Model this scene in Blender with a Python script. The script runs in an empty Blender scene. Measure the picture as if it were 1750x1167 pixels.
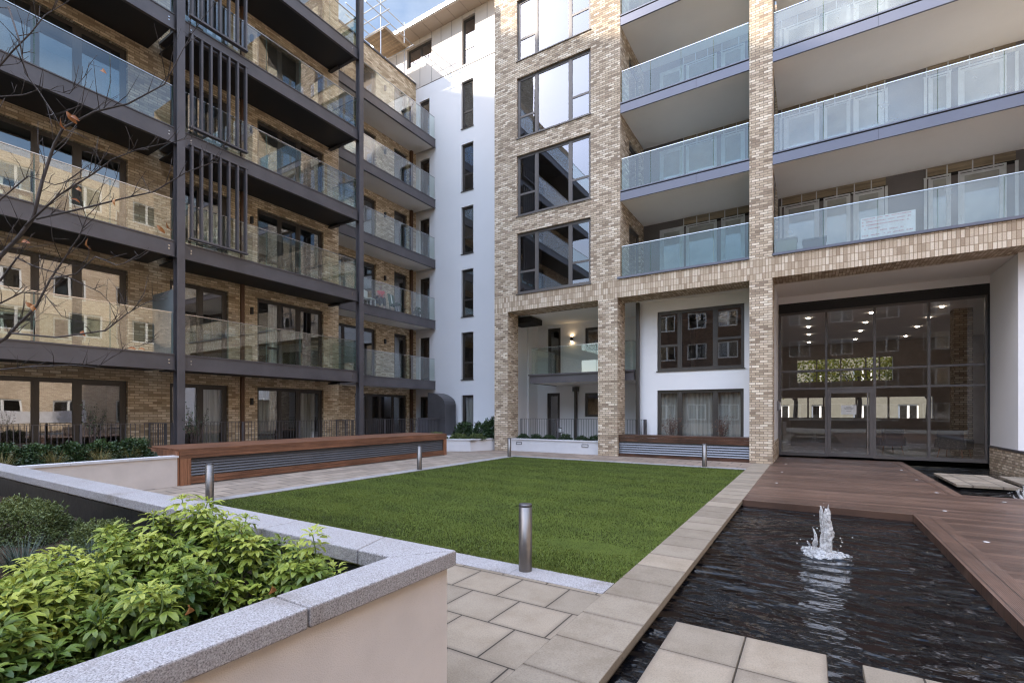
import bpy, bmesh, math, random
import numpy as np
from mathutils import Vector, Matrix
random.seed(7)
R = random.random
U = random.uniform
scene = bpy.context.scene
col = scene.collection
rad = math.radians

# ------------------------------------------------------------------ mesh builder
ORG = {}          # world origin of every linked object

def det_sign(F):
    o = Vector(F(0, 0, 0)); a = Vector(F(1, 0, 0)) - o; b = Vector(F(0, 1, 0)) - o; c = Vector(F(0, 0, 1)) - o
    return 1 if a.cross(b).dot(c) > 0 else -1

def FI(x, y, z): return (x, y, z)
def FX(X0): return lambda u, n, z: (X0 + n, u, z)        # facade facing +X, u runs along Y
def FY(Y0): return lambda u, n, z: (u, Y0 - n, z)        # facade facing -Y, u runs along X
def FXN(X0): return lambda u, n, z: (X0 - n, u, z)       # facade facing -X

class MB:
    def __init__(self, F=FI, rot=False):
        self.v = []; self.f = []; self.m = []; self.F = F; self.s = det_sign(F); self.rot = rot; self.mi = 0
        self.rotf = []; self.smooth = []; self.sm = False
    def _add(self, pts, faces, s=1):
        b = len(self.v)
        self.v += [tuple(self.F(*p)) for p in pts]
        for f in faces:
            f = [b + i for i in f]
            if self.s * s < 0: f.reverse()
            self.f.append(f); self.m.append(self.mi); self.rotf.append(self.rot); self.smooth.append(self.sm)
    def box(self, a0, a1, b0, b1, c0, c1, skip=''):
        p = [(a0, b0, c0), (a1, b0, c0), (a1, b1, c0), (a0, b1, c0), (a0, b0, c1), (a1, b0, c1), (a1, b1, c1), (a0, b1, c1)]
        fs = {'z': (0, 3, 2, 1), 'Z': (4, 5, 6, 7), 'b': (0, 1, 5, 4), 'B': (2, 3, 7, 6), 'a': (0, 4, 7, 3), 'A': (1, 2, 6, 5)}
        self._add(p, [f for k, f in fs.items() if k not in skip])
        return self
    def quad(self, *pts):
        self._add(pts, [tuple(range(len(pts)))]); return self
    def tube(self, pts, rads, n=6, cap=True):
        pts = [Vector(p) for p in pts]
        if not hasattr(rads, '__len__'): rads = [rads] * len(pts)
        P = []; fs = []; prev = None
        for i, p in enumerate(pts):
            t = (pts[min(i + 1, len(pts) - 1)] - pts[max(i - 1, 0)])
            t = t.normalized() if t.length > 1e-9 else Vector((0, 0, 1))
            a = prev - t * prev.dot(t) if prev is not None else (Vector((0, 0, 1)) if abs(t.z) < .9 else Vector((1, 0, 0)))
            a = (a - t * a.dot(t)).normalized(); prev = a; b = t.cross(a)
            for k in range(n):
                w = 2 * math.pi * k / n
                P.append(tuple(p + (a * math.cos(w) + b * math.sin(w)) * rads[i]))
        for i in range(len(pts) - 1):
            for k in range(n):
                k2 = (k + 1) % n
                fs.append((i * n + k, i * n + k2, (i + 1) * n + k2, (i + 1) * n + k))
        if cap:
            fs.append(tuple(range(n - 1, -1, -1))); fs.append(tuple((len(pts) - 1) * n + k for k in range(n)))
        self._add(P, fs); return self
    def lathe(self, c, prof, n=24):
        P = []; fs = []
        for r, z in prof:
            for k in range(n):
                w = 2 * math.pi * k / n
                P.append((c[0] + r * math.cos(w), c[1] + r * math.sin(w), c[2] + z))
        for i in range(len(prof) - 1):
            for k in range(n):
                k2 = (k + 1) % n
                fs.append((i * n + k, i * n + k2, (i + 1) * n + k2, (i + 1) * n + k))
        fs.append(tuple((len(prof) - 1) * n + k for k in range(n)))
        self._add(P, fs); return self
    def wall(self, u0, u1, z0, z1, holes, n=0, reveal=.12):
        us = sorted({u0, u1} | {h[0] for h in holes} | {h[1] for h in holes}); us = [u for u in us if u0 <= u <= u1]
        zs = sorted({z0, z1} | {h[2] for h in holes} | {h[3] for h in holes}); zs = [z for z in zs if z0 <= z <= z1]
        for i in range(len(us) - 1):
            for j in range(len(zs) - 1):
                uc = (us[i] + us[i + 1]) / 2; zc = (zs[j] + zs[j + 1]) / 2
                if any(h[0] < uc < h[1] and h[2] < zc < h[3] for h in holes): continue
                self.quad((us[i], n, zs[j]), (us[i], n, zs[j + 1]), (us[i + 1], n, zs[j + 1]), (us[i + 1], n, zs[j]))
        for a, b, c, d in holes:
            m = n - reveal
            self.quad((a, n, c), (a, m, c), (a, m, d), (a, n, d)); self.quad((b, n, c), (b, n, d), (b, m, d), (b, m, c))
            self.quad((a, n, c), (b, n, c), (b, m, c), (a, m, c)); self.quad((a, n, d), (a, m, d), (b, m, d), (b, n, d))
        return self
    def build(self, name, mats, parent=None, bevel=0, tint=None):
        o_ = ORG.get(parent.name, Vector((0, 0, 0))) if parent else Vector((0, 0, 0))
        me = bpy.data.meshes.new(name)
        me.from_pydata([tuple(Vector(p) - o_) for p in self.v], [], self.f)
        for m in (mats if isinstance(mats, (list, tuple)) else [mats]): me.materials.append(m)
        me.polygons.foreach_set('material_index', self.m)
        me.polygons.foreach_set('use_smooth', self.smooth)
        me.update()
        uvl = me.uv_layers.new(name='UVMap'); uv = np.zeros(len(me.loops) * 2, 'f')
        for pi, p in enumerate(me.polygons):
            nx, ny, nz = map(abs, p.normal)
            for li in p.loop_indices:
                x, y, z = self.v[me.loops[li].vertex_index]
                if nx >= ny and nx >= nz: a, b = y, z
                elif ny >= nz: a, b = x, z
                else: a, b = x, y
                if self.rotf[pi]: a, b = b, a
                uv[2 * li] = a; uv[2 * li + 1] = b
        uvl.data.foreach_set('uv', uv)
        if tint is not None:
            at = me.attributes.new('tint', 'FLOAT', 'POINT'); at.data.foreach_set('value', tint)
        o = bpy.data.objects.new(name, me); col.objects.link(o)
        if parent: o.parent = parent
        ORG[o.name] = o_
        if bevel:
            b = o.modifiers.new('Bevel', 'BEVEL'); b.width = bevel; b.segments = 2; b.limit_method = 'ANGLE'
        return o

def tag(o, label=None, cat=None, group=None, kind=None):
    if label: o['label'] = label
    if cat: o['category'] = cat
    if group: o['group'] = group
    if kind: o['kind'] = kind
    return o

def thing(name, label, cat, loc=(0, 0, 0), group=None):
    o = bpy.data.objects.new(name, None); o.empty_display_size = .2; col.objects.link(o); o.location = loc
    ORG[o.name] = Vector(loc)
    return tag(o, label, cat, group)

# ------------------------------------------------------------------ materials
def new_mat(name):
    m = bpy.data.materials.new(name); m.use_nodes = True
    nt = m.node_tree; nt.nodes.clear()
    out = nt.nodes.new('ShaderNodeOutputMaterial')
    return m, nt, out
class N:
    """small helper round a node tree"""
    def __init__(s, nt): s.nt = nt
    def __call__(s, typ, ins=None, **props):
        n = s.nt.nodes.new(typ)
        for k, v in props.items(): setattr(n, k, v)
        for k, v in (ins or {}).items():
            if isinstance(v, bpy.types.NodeSocket): s.nt.links.new(v, n.inputs[k])
            else: n.inputs[k].default_value = v
        return n
    def math(s, op, a, b=None, clamp=False):
        n = s.nt.nodes.new('ShaderNodeMath'); n.operation = op; n.use_clamp = clamp
        for i, v in enumerate((a, b)):
            if v is None: continue
            if isinstance(v, bpy.types.NodeSocket): s.nt.links.new(v, n.inputs[i])
            else: n.inputs[i].default_value = v
        return n.outputs[0]
    def ramp(s, fac, stops, interp='LINEAR'):
        n = s.nt.nodes.new('ShaderNodeValToRGB'); cr = n.color_ramp; cr.interpolation = interp
        while len(cr.elements) < len(stops): cr.elements.new(.5)
        for e, (p, c) in zip(cr.elements, stops):
            e.position = p; e.color = (*c, 1) if len(c) == 3 else c
        s.nt.links.new(fac, n.inputs[0]); return n.outputs[0]
    def mix(s, fac, a, b, typ='MIX'):
        n = s.nt.nodes.new('ShaderNodeMix'); n.data_type = 'RGBA'; n.blend_type = typ
        for i, v in ((0, fac), (6, a), (7, b)):
            if isinstance(v, bpy.types.NodeSocket): s.nt.links.new(v, n.inputs[i])
            else: n.inputs[i].default_value = v if i == 0 else ((*v, 1) if len(v) == 3 else v)
        return n.outputs[2]
    def uv(s, sx=1, sy=1, ox=0, oy=0):
        u = s.nt.nodes.new('ShaderNodeUVMap'); u.uv_map = 'UVMap'
        mp = s.nt.nodes.new('ShaderNodeMapping'); s.nt.links.new(u.outputs[0], mp.inputs[0])
        mp.inputs['Scale'].default_value = (sx, sy, 1); mp.inputs['Location'].default_value = (ox, oy, 0)
        return mp.outputs[0]
    def pos(s): return s.nt.nodes.new('ShaderNodeNewGeometry').outputs['Position']
    def noise(s, vec, scale, detail=4, rough=.55, out=0):
        n = s('ShaderNodeTexNoise', {'Vector': vec, 'Scale': scale, 'Detail': detail, 'Roughness': rough}); return n.outputs[out]
    def bump(s, h, strength=.3, dist=.01, normal=None):
        ins = {'Height': h, 'Strength': strength, 'Distance': dist}
        if normal is not None: ins['Normal'] = normal
        return s('ShaderNodeBump', ins).outputs[0]
    def bsdf(s, out, color, rough=.6, metal=0, normal=None, spec=.5, **extra):
        p = s.nt.nodes.new('ShaderNodeBsdfPrincipled')
        def st(k, v):
            if isinstance(v, bpy.types.NodeSocket): s.nt.links.new(v, p.inputs[k])
            else: p.inputs[k].default_value = (*v, 1) if hasattr(v, '__len__') and len(v) == 3 else v
        st('Base Color', color); st('Roughness', rough); st('Metallic', metal); st('Specular IOR Level', spec)
        if normal is not None: st('Normal', normal)
        for k, v in extra.items(): st(k.replace('_', ' '), v)
        if out: s.nt.links.new(p.outputs[0], out.inputs[0])
        return p

def brick_mat(name, stops, mortar, stain=.35, w=.225, h=.075, gain=1.0):
    m, nt, out = new_mat(name); n = N(nt); uv = n.uv()
    b = n('ShaderNodeTexBrick', {'Vector': uv, 'Color1': (0, 0, 0, 1), 'Color2': (1, 1, 1, 1), 'Mortar': (.5, .5, .5, 1), 'Scale': 1.0,
          'Mortar Size': .0085, 'Mortar Smooth': .2, 'Bias': 0.0, 'Brick Width': w, 'Row Height': h}, offset=.5, squash=1)
    c = n.ramp(b.outputs[0], stops)
    fine = n.noise(n.uv(38, 90), 1, 5, .7)
    c = n.mix(.55, c, n.ramp(fine, [(.25, (.35, .35, .35)), (.5, (.95, .95, .95)), (.75, (1.35, 1.33, 1.3))]), 'MULTIPLY')
    big = n.noise(n.pos(), .55, 5, .6)
    c = n.mix(stain, c, n.ramp(big, [(.3, (.55, .52, .48)), (.55, (1, 1, 1)), (.75, (1.2, 1.19, 1.17))]), 'MULTIPLY')
    mc = n.mix(.5, mortar, n.ramp(n.noise(n.pos(), 7, 3), [(.3, (.5, .5, .5)), (.7, (1.2, 1.2, 1.2))]), 'MULTIPLY')
    c = n.mix(b.outputs[1], c, mc)
    if gain != 1: c = n.mix(1, c, (gain, gain, gain), 'MULTIPLY')
    hh = n.math('ADD', n.math('MULTIPLY', b.outputs[1], -1.0), n.math('MULTIPLY', fine, .45))
    n.bsdf(out, c, .88, normal=n.bump(hh, .7, .008), spec=.25)
    return m

def plain(name, color, rough=.5, metal=0, var=.15, scale=3, bumps=0, bscale=60, spec=.5, streak=False):
    m, nt, out = new_mat(name); n = N(nt)
    p = n.pos()
    if streak:
        mp = n('ShaderNodeMapping', {'Vector': p}); mp.inputs['Scale'].default_value = (3, 3, .25); p = mp.outputs[0]
    f = n.noise(p, scale, 5, .6)
    c = n.mix(1, color, n.ramp(f, [(.25, (1 - var,) * 3), (.75, (1 + var,) * 3)]), 'MULTIPLY')
    nor = n.bump(n.noise(n.pos(), bscale, 3), bumps, .01) if bumps else None
    rr = n.math('ADD', n.math('MULTIPLY', f, .2), rough - .1)
    n.bsdf(out, c, rr, metal, nor, spec)
    return m

def glass_mat(name, tint=(.86, .9, .9), r0=.1, power=4.0, film=0.0, filmcol=(.8, .85, .85), wave=.02, wscale=1.2, gtint=(1, 1, 1)):
    m, nt, out = new_mat(name); n = N(nt)
    t = n('ShaderNodeBsdfTransparent', {'Color': (*tint, 1)})
    nor = n.bump(n.noise(n.pos(), wscale, 1, .4), wave, .05)
    g = n('ShaderNodeBsdfGlossy', {'Color': (*gtint, 1), 'Roughness': 0.0, 'Normal': nor})
    lw = n('ShaderNodeLayerWeight', {'Blend': .5})
    fac = n.math('ADD', n.math('MULTIPLY', n.math('POWER', lw.outputs['Facing'], power), 1 - r0), r0, True)
    base = t.outputs[0]
    if film:
        d = n('ShaderNodeBsdfDiffuse', {'Color': (*filmcol, 1)}); tr = n('ShaderNodeBsdfTranslucent', {'Color': (*filmcol, 1)})
        dd = n('ShaderNodeMixShader', {0: .5, 1: d.outputs[0], 2: tr.outputs[0]})
        pat = n.ramp(n.noise(n.pos(), .9, 4, .55), [(.3, (.45,) * 3), (.7, (1.5,) * 3)])
        base = n('ShaderNodeMixShader', {0: n.math('MULTIPLY', pat, film, True), 1: base, 2: dd.outputs[0]}).outputs[0]
    mx = n('ShaderNodeMixShader', {0: fac, 1: base, 2: g.outputs[0]})
    nt.links.new(mx.outputs[0], out.inputs[0]); return m

def wood_mat(name, c0, c1, c2, board=.0, rough=.55, along='u', dirt=.4):
    m, nt, out = new_mat(name); n = N(nt)
    u = n.uv(1.2, 22) if along == 'u' else n.uv(22, 1.2)
    g = n.noise(u, 1.6, 6, .65)
    c = n.ramp(g, [(.25, c0), (.5, c1), (.75, c2)])
    pl = n.noise(n.uv(.6, 9) if along == 'u' else n.uv(9, .6), 1, 2)
    c = n.mix(.8, c, n.ramp(pl, [(.3, (.55, .52, .5)), (.7, (1.25, 1.22, 1.2))]), 'MULTIPLY')
    st = n.noise(n.pos(), 1.1, 5, .6)
    c = n.mix(dirt, c, n.ramp(st, [(.32, (.35, .33, .32)), (.55, (1, 1, 1))]), 'MULTIPLY')
    n.bsdf(out, c, rough, normal=n.bump(g, .25, .004))
    return m

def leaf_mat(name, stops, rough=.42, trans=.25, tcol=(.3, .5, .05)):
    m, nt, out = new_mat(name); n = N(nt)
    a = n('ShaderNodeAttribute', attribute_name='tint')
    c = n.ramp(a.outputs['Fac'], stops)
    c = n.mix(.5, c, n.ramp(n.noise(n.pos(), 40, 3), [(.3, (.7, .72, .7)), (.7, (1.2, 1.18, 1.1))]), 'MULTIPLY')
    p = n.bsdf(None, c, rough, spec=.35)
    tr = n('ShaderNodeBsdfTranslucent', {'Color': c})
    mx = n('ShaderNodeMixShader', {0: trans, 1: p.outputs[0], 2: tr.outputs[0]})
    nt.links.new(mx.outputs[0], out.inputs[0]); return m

def emit(name, c, s):
    m, nt, out = new_mat(name); n = N(nt)
    e = n('ShaderNodeEmission', {'Color': (*c, 1), 'Strength': s}); nt.links.new(e.outputs[0], out.inputs[0]); return m

BL = [(0, (.25, .18, .115)), (.2, (.36, .275, .18)), (.45, (.45, .355, .24)), (.7, (.52, .42, .295)), (.88, (.62, .525, .39)), (1, (.38, .29, .195))]
BT = [(0, (.27, .20, .145)), (.2, (.42, .325, .235)), (.45, (.54, .43, .315)), (.7, (.61, .50, .38)), (.9, (.78, .68, .55)), (1, (.40, .29, .21))]
BS = [(0, (.36, .27, .19)), (.3, (.49, .385, .28)), (.6, (.57, .46, .345)), (.9, (.70, .595, .47)), (1, (.44, .335, .24))]
BO = [(0, (.56, .43, .31)), (.5, (.72, .58, .43)), (1, (.82, .69, .54))]
M = {}
M['brick_left'] = brick_mat('yellow_stock_brick', BL, (.27, .20, .13), stain=.2, gain=1.35)
M['brick_tower'] = brick_mat('buff_multi_brick', BT, (.20, .16, .12), gain=1.1)
M['brick_soldier'] = brick_mat('soldier_brick', BT, (.30, .22, .15), w=.215, h=.075)
M['brick_opp'] = brick_mat('orange_brick', BO, (.45, .36, .27))
def soldier_mat():
    # upright stretcher courses stacked in straight rows
    m, nt, out = new_mat('soldier_course'); n = N(nt); uv = n.uv(1, 1, 0, -.055)
    b = n('ShaderNodeTexBrick', {'Vector': uv, 'Color1': (0, 0, 0, 1), 'Color2': (1, 1, 1, 1), 'Mortar': (.5, .5, .5, 1), 'Scale': 1.0,
          'Mortar Size': .007, 'Mortar Smooth': .2, 'Bias': 0.0, 'Brick Width': .085, 'Row Height': .2125}, offset=0.0)
    c = n.ramp(b.outputs[0], BS)
    fine = n.noise(n.uv(60, 25), 1, 5, .7)
    c = n.mix(.5, c, n.ramp(fine, [(.25, (.4, .4, .4)), (.5, (.95, .95, .95)), (.75, (1.3, 1.3, 1.28))]), 'MULTIPLY')
    c = n.mix(b.outputs[1], c, (.25, .175, .11))
    hh = n.math('ADD', n.math('MULTIPLY', b.outputs[1], -1.0), n.math('MULTIPLY', fine, .4))
    n.bsdf(out, c, .88, normal=n.bump(hh, .7, .008), spec=.25); return m
M['soldier'] = soldier_mat()
M['render'] = plain('white_render', (.80, .79, .80), .85, var=.035, scale=.5, bumps=.12, bscale=140, spec=.2)
M['soffit'] = plain('soffit_board', (.84, .79, .73), .8, var=.04, scale=.6, spec=.2)
M['soffit_white'] = plain('white_soffit_board', (.84, .80, .75), .8, var=.03, scale=.6, spec=.2)
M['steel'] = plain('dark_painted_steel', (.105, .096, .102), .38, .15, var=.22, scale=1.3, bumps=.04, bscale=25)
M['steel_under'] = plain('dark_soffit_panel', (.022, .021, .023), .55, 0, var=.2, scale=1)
M['fascia'] = plain('grey_metal_fascia', (.135, .135, .165), .32, .35, var=.08, scale=.9, bumps=.03, bscale=3)
M['frame'] = plain('bronze_window_frame', (.062, .053, .046), .4, .2, var=.12, scale=2)
M['frame_grey'] = plain('grey_window_frame', (.13, .115, .108), .4, .3, var=.1, scale=2)
M['rail'] = plain('stainless_rail', (.6, .6, .6), .22, 1, var=.06, scale=4)
M['bollard'] = plain('brushed_bollard_metal', (.17, .155, .145), .33, .75, var=.12, scale=9)
M['bollard_top'] = plain('bollard_cap_metal', (.12, .115, .12), .4, .7)
M['pane'] = glass_mat('window_glass', (.78, .80, .80), .24, 3.0, wave=.035, wscale=.9)
M['pane_t'] = glass_mat('tower_window_glass', (.7, .72, .74), .21, 2.8, wave=.04, wscale=.8, gtint=(.86, .89, 1))
M['lobby_pane'] = glass_mat('lobby_glass', (.90, .88, .86), .105, 3.2, wave=.03, wscale=.7)
M['balus'] = glass_mat('balustrade_glass', (.80, .90, .86), .17, 3.0, wave=.012, wscale=1.0)
M['balus_blue'] = glass_mat('tinted_balustrade_glass', (.44, .64, .69), .075, 3.0, film=.09, filmcol=(.32, .52, .58), wave=.02)
M['balus_dust'] = glass_mat('dusty_balustrade_glass', (.78, .86, .86), .09, 3.0, film=.24, filmcol=(.66, .72, .72), wave=.02)
M['glass_edge'] = plain('glass_edge_green', (.12, .25, .22), .2, 0)
M['frost'] = plain('frosted_screen', (.30, .33, .33), .6, 0, var=.08, scale=2)
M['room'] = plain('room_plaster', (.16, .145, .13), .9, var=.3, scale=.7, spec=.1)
M['curtain'] = None
def curtain_mat():
    m, nt, out = new_mat('sheer_curtain'); n = N(nt)
    f = n.noise(n.uv(16, .25), 1, 3, .6)
    c = n.ramp(f, [(.3, (.30, .29, .25)), (.5, (.60, .585, .53)), (.7, (.78, .77, .72))])
    n.bsdf(out, c, .95, normal=n.bump(f, .8, .05), spec=.05, Emission_Color=c, Emission_Strength=.0); return m
M['curtain'] = curtain_mat()
M['granite'] = None
def granite_mat():
    m, nt, out = new_mat('silver_granite'); n = N(nt); p = n.pos()
    f = n.noise(p, 160, 3, .75); g = n.noise(p, 55, 3, .6); b = n.noise(p, 2.2, 4, .6)
    c = n.ramp(f, [(.32, (.10, .095, .10)), (.43, (.34, .33, .34)), (.55, (.52, .51, .52)), (.7, (.70, .69, .69))])
    c = n.mix(1, n.mix(.5, c, n.ramp(g, [(.35, (.72, .66, .62)), (.6, (1.12, 1.1, 1.08))]), 'MULTIPLY'), (.74, .73, .735), 'MULTIPLY')
    c = n.mix(.55, c, n.ramp(b, [(.30, (.56, .48, .38)), (.42, (.95, .93, .90)), (.75, (1.12, 1.13, 1.16))]), 'MULTIPLY')
    n.bsdf(out, c, .7, normal=n.bump(f, .25, .003), spec=.3); return m
M['granite'] = granite_mat()
M['planter_wall'] = plain('planter_render', (.62, .56, .525), .85, var=.09, scale=2.6, bumps=.3, bscale=220, spec=.2)
M['planter_pale'] = plain('pale_planter_render', (.62, .61, .63), .85, var=.06, scale=1.5, bumps=.15, bscale=150, spec=.2)
M['membrane'] = plain('black_membrane', (.012, .012, .013), .45, 0, var=.3, scale=12, bumps=.5, bscale=14)
M['soil'] = plain('bark_soil', (.045, .032, .022), .95, var=.6, scale=22, bumps=1, bscale=38, spec=.1)
M['white_pvc'] = plain('wrapped_door_frame', (.62, .65, .66), .5, var=.15, scale=4)
M['ply'] = wood_mat('plywood_sheet', (.24, .19, .12), (.34, .28, .19), (.42, .35, .25))
M['board_grey'] = plain('cement_board', (.17, .155, .15), .85, var=.12, scale=1.5)
M['dark'] = plain('dark_gap', (.012, .011, .01), .8)
M['film_pane'] = glass_mat('filmed_glass', (.45, .48, .48), .12, 3, film=.6, filmcol=(.60, .66, .65))
M['ipe'] = wood_mat('hardwood_bench_boards', (.10, .042, .024), (.22, .10, .056), (.32, .155, .09), rough=.5, dirt=.4)
M['ipe_end'] = wood_mat('hardwood_end_boards', (.13, .052, .027), (.29, .13, .068), (.40, .19, .105), rough=.5, along='v', dirt=.1)
M['ipe_dark'] = wood_mat('wet_hardwood_boards', (.030, .015, .011), (.085, .04, .026), (.19, .09, .055), rough=.35, dirt=.9)
M['louvre'] = plain('grey_louvre_metal', (.16, .165, .185), .4, .4, var=.1)
M['clad'] = plain('beige_cladding_panel', (.60, .54, .49), .55, var=.05, scale=.7)
M['clad_soffit'] = plain('eave_panel', (.50, .41, .33), .6, var=.05, scale=.7)
M['zinc'] = plain('eave_flashing', (.55, .56, .58), .4, .4)
M['scaf'] = plain('galvanised_tube', (.50, .51, .53), .38, .7, var=.1)
M['scaf_board'] = wood_mat('scaffold_boards', (.28, .18, .09), (.42, .29, .16), (.52, .38, .22))
M['copper'] = plain('brown_downpipe', (.12, .062, .035), .4, .3)
M['bark'] = plain('dark_bark', (.060, .048, .044), .8, var=.35, scale=14, bumps=.5, bscale=50)
M['twig'] = plain('brown_twig', (.075, .05, .042), .7, var=.2)
M['white'] = plain('white_paint', (.78, .78, .77), .5, var=.04)
M['black'] = plain('black_plastic', (.02, .02, .022), .4)
M['skin'] = plain('skin', (.46, .27, .19), .5, var=.05)
M['red_cloth'] = plain('red_cotton', (.55, .06, .07), .8, var=.1, scale=20)
M['dark_cloth'] = plain('dark_cotton', (.03, .028, .03), .8)
M['hair'] = plain('dark_hair', (.02, .013, .01), .5)
M['green_cloth'] = plain('green_canvas', (.03, .085, .05), .8)
M['choisya'] = leaf_mat('golden_green_leaf', [(0, (.014, .034, .013)), (.3, (.042, .09, .022)), (.58, (.125, .185, .030)), (.82, (.27, .325, .055)), (1, (.43, .46, .095))], .42, .28)
M['stem'] = plain('green_stem', (.16, .22, .07), .5)
M['evergreen'] = leaf_mat('dark_evergreen_leaf', [(0, (.008, .018, .008)), (.5, (.028, .055, .02)), (1, (.075, .12, .04))], .35, .12)
M['heath'] = leaf_mat('heath_leaf', [(0, (.02, .03, .01)), (.5, (.085, .115, .035)), (1, (.20, .23, .08))], .5, .2)
M['bluegrass'] = leaf_mat('blue_grass_leaf', [(0, (.014, .022, .018)), (.5, (.045, .07, .055)), (1, (.10, .14, .105))], .5, .2)
M['straw'] = leaf_mat('straw_grass_leaf', [(0, (.05, .05, .015)), (.5, (.20, .17, .06)), (1, (.38, .30, .14))], .55, .25)
M['turf'] = leaf_mat('turf_blade', [(0, (.026, .034, .008)), (.35, (.082, .104, .018)), (.7, (.160, .195, .038)), (1, (.27, .26, .09))], .5, .3)
M['autumn'] = leaf_mat('autumn_leaf', [(0, (.30, .10, .03)), (1, (.48, .22, .08))], .5, .3)
M['street_leaf'] = leaf_mat('street_tree_leaf', [(0, (.10, .12, .02)), (.5, (.30, .30, .05)), (1, (.52, .44, .09))], .5, .4)
M['red_leaf'] = leaf_mat('withered_leaf', [(0, (.12, .05, .04)), (1, (.30, .17, .11))], .6, .2)

def paving_mat(name, w, h, off, ox, oy, base=(.255, .21, .16), rot=False, wet=0):
    m, nt, out = new_mat(name); n = N(nt); uv = n.uv(1, 1, ox, oy)
    if rot:
        mp = n('ShaderNodeMapping', {'Vector': uv}); mp.inputs['Rotation'].default_value = (0, 0, rad(90)); uv = mp.outputs[0]
    b = n('ShaderNodeTexBrick', {'Vector': uv, 'Color1': (0, 0, 0, 1), 'Color2': (1, 1, 1, 1), 'Mortar': (.5, .5, .5, 1), 'Scale': 1.0,
          'Mortar Size': .0065, 'Mortar Smooth': .3, 'Bias': 0.0, 'Brick Width': w, 'Row Height': h}, offset=off)
    # wide soft band inside each joint for the grime line
    b2 = n('ShaderNodeTexBrick', {'Vector': uv, 'Color1': (0, 0, 0, 1), 'Color2': (1, 1, 1, 1), 'Mortar': (.5, .5, .5, 1), 'Scale': 1.0,
          'Mortar Size': .05, 'Mortar Smooth': 1.0, 'Bias': 0.0, 'Brick Width': w, 'Row Height': h}, offset=off)
    c = n.mix(1, base, n.ramp(b.outputs[0], [(0, (.80, .79, .78)), (.5, (1, 1, 1)), (1, (1.16, 1.14, 1.12))]), 'MULTIPLY')
    f = n.noise(n.pos(), 95, 4, .7); g = n.noise(n.pos(), 3.2, 5, .65)
    c = n.mix(.6, c, n.ramp(f, [(.3, (.62, .6, .58)), (.5, (1, 1, 1)), (.72, (1.25, 1.25, 1.25))]), 'MULTIPLY')
    c = n.mix(.6, c, n.ramp(g, [(.28, (.66, .62, .57)), (.55, (1, 1, 1)), (.8, (1.13, 1.14, 1.16))]), 'MULTIPLY')
    gr = n.math('MULTIPLY', b2.outputs[1], n.math('ADD', n.math('MULTIPLY', g, .9), .15), True)
    c = n.mix(gr, c, (.17, .135, .105))
    c = n.mix(b.outputs[1], c, (.045, .035, .026))
    hh = n.math('ADD', n.math('MULTIPLY', b.outputs[1], -1.0), n.math('MULTIPLY', f, .18))
    n.bsdf(out, c, .78, normal=n.bump(hh, .6, .006), spec=.3); return m
M['paving'] = paving_mat('concrete_paving', .48, .465, .5, .14, .285)
M['paving_path'] = paving_mat('path_paving', .60, .45, .5, .1, .0, rot=True, base=(.32, .26, .21))
M['paving_back'] = paving_mat('back_paving', .60, .45, .5, 0, .1, base=(.28, .215, .17))
M['slab'] = paving_mat('slab_concrete', .4725, .486, 0, .86, .183, base=(.275, .226, .172))
M['slab_edge'] = plain('slab_edge', (.10, .07, .048), .8, var=.2, scale=6)

def deck_mat(name, along, bw=.145, tone=1.0):
    m, nt, out = new_mat(name); n = N(nt)
    u = n('ShaderNodeUVMap', uv_map='UVMap'); sx = n('ShaderNodeSeparateXYZ', {0: u.outputs[0]})
    t = sx.outputs[1] if along == 'x' else sx.outputs[0]
    bt = n.math('DIVIDE', t, bw); fr = n.math('FRACT', bt); idx = n.math('FLOOR', bt)
    gap = n.math('LESS_THAN', fr, .065)
    wn = n('ShaderNodeTexWhiteNoise', {'W': idx}, noise_dimensions='1D')
    groove = n.math('SINE', n.math('MULTIPLY', t, 2 * math.pi / .0145))
    gfac = n.math('ADD', n.math('MULTIPLY', groove, .5), .5)
    c = n.ramp(wn.outputs[0], [(0, (.092 * tone, .054 * tone, .038 * tone)), (.5, (.140 * tone, .080 * tone, .055 * tone)), (1, (.195 * tone, .117 * tone, .082 * tone))])
    c = n.mix(.55, c, n.ramp(n.noise(n.uv(1.5, 30) if along == 'x' else n.uv(30, 1.5), 1, 4), [(.3, (.65, .65, .65)), (.7, (1.25, 1.22, 1.2))]), 'MULTIPLY')
    c = n.mix(.7, c, n.ramp(n.noise(n.pos(), .9, 5, .6), [(.3, (.62, .6, .58)), (.6, (1.15, 1.12, 1.1))]), 'MULTIPLY')
    c = n.mix(n.math('MULTIPLY', n.math('SUBTRACT', 1.0, gfac), .35), c, (.04, .026, .022))
    c = n.mix(gap, c, (.012, .009, .008))
    hh = n.math('SUBTRACT', gfac, n.math('MULTIPLY', gap, 3.0))
    rr = n.math('ADD', n.math('MULTIPLY', n.noise(n.pos(), 1.4, 4), .5), .15)
    n.bsdf(out, c, rr, normal=n.bump(hh, .35, .003), spec=.32); return m
M['deck'] = deck_mat('grooved_deck_boards', 'x')
M['deck_trim'] = deck_mat('grooved_trim_boards', 'y', .15, .95)

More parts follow.
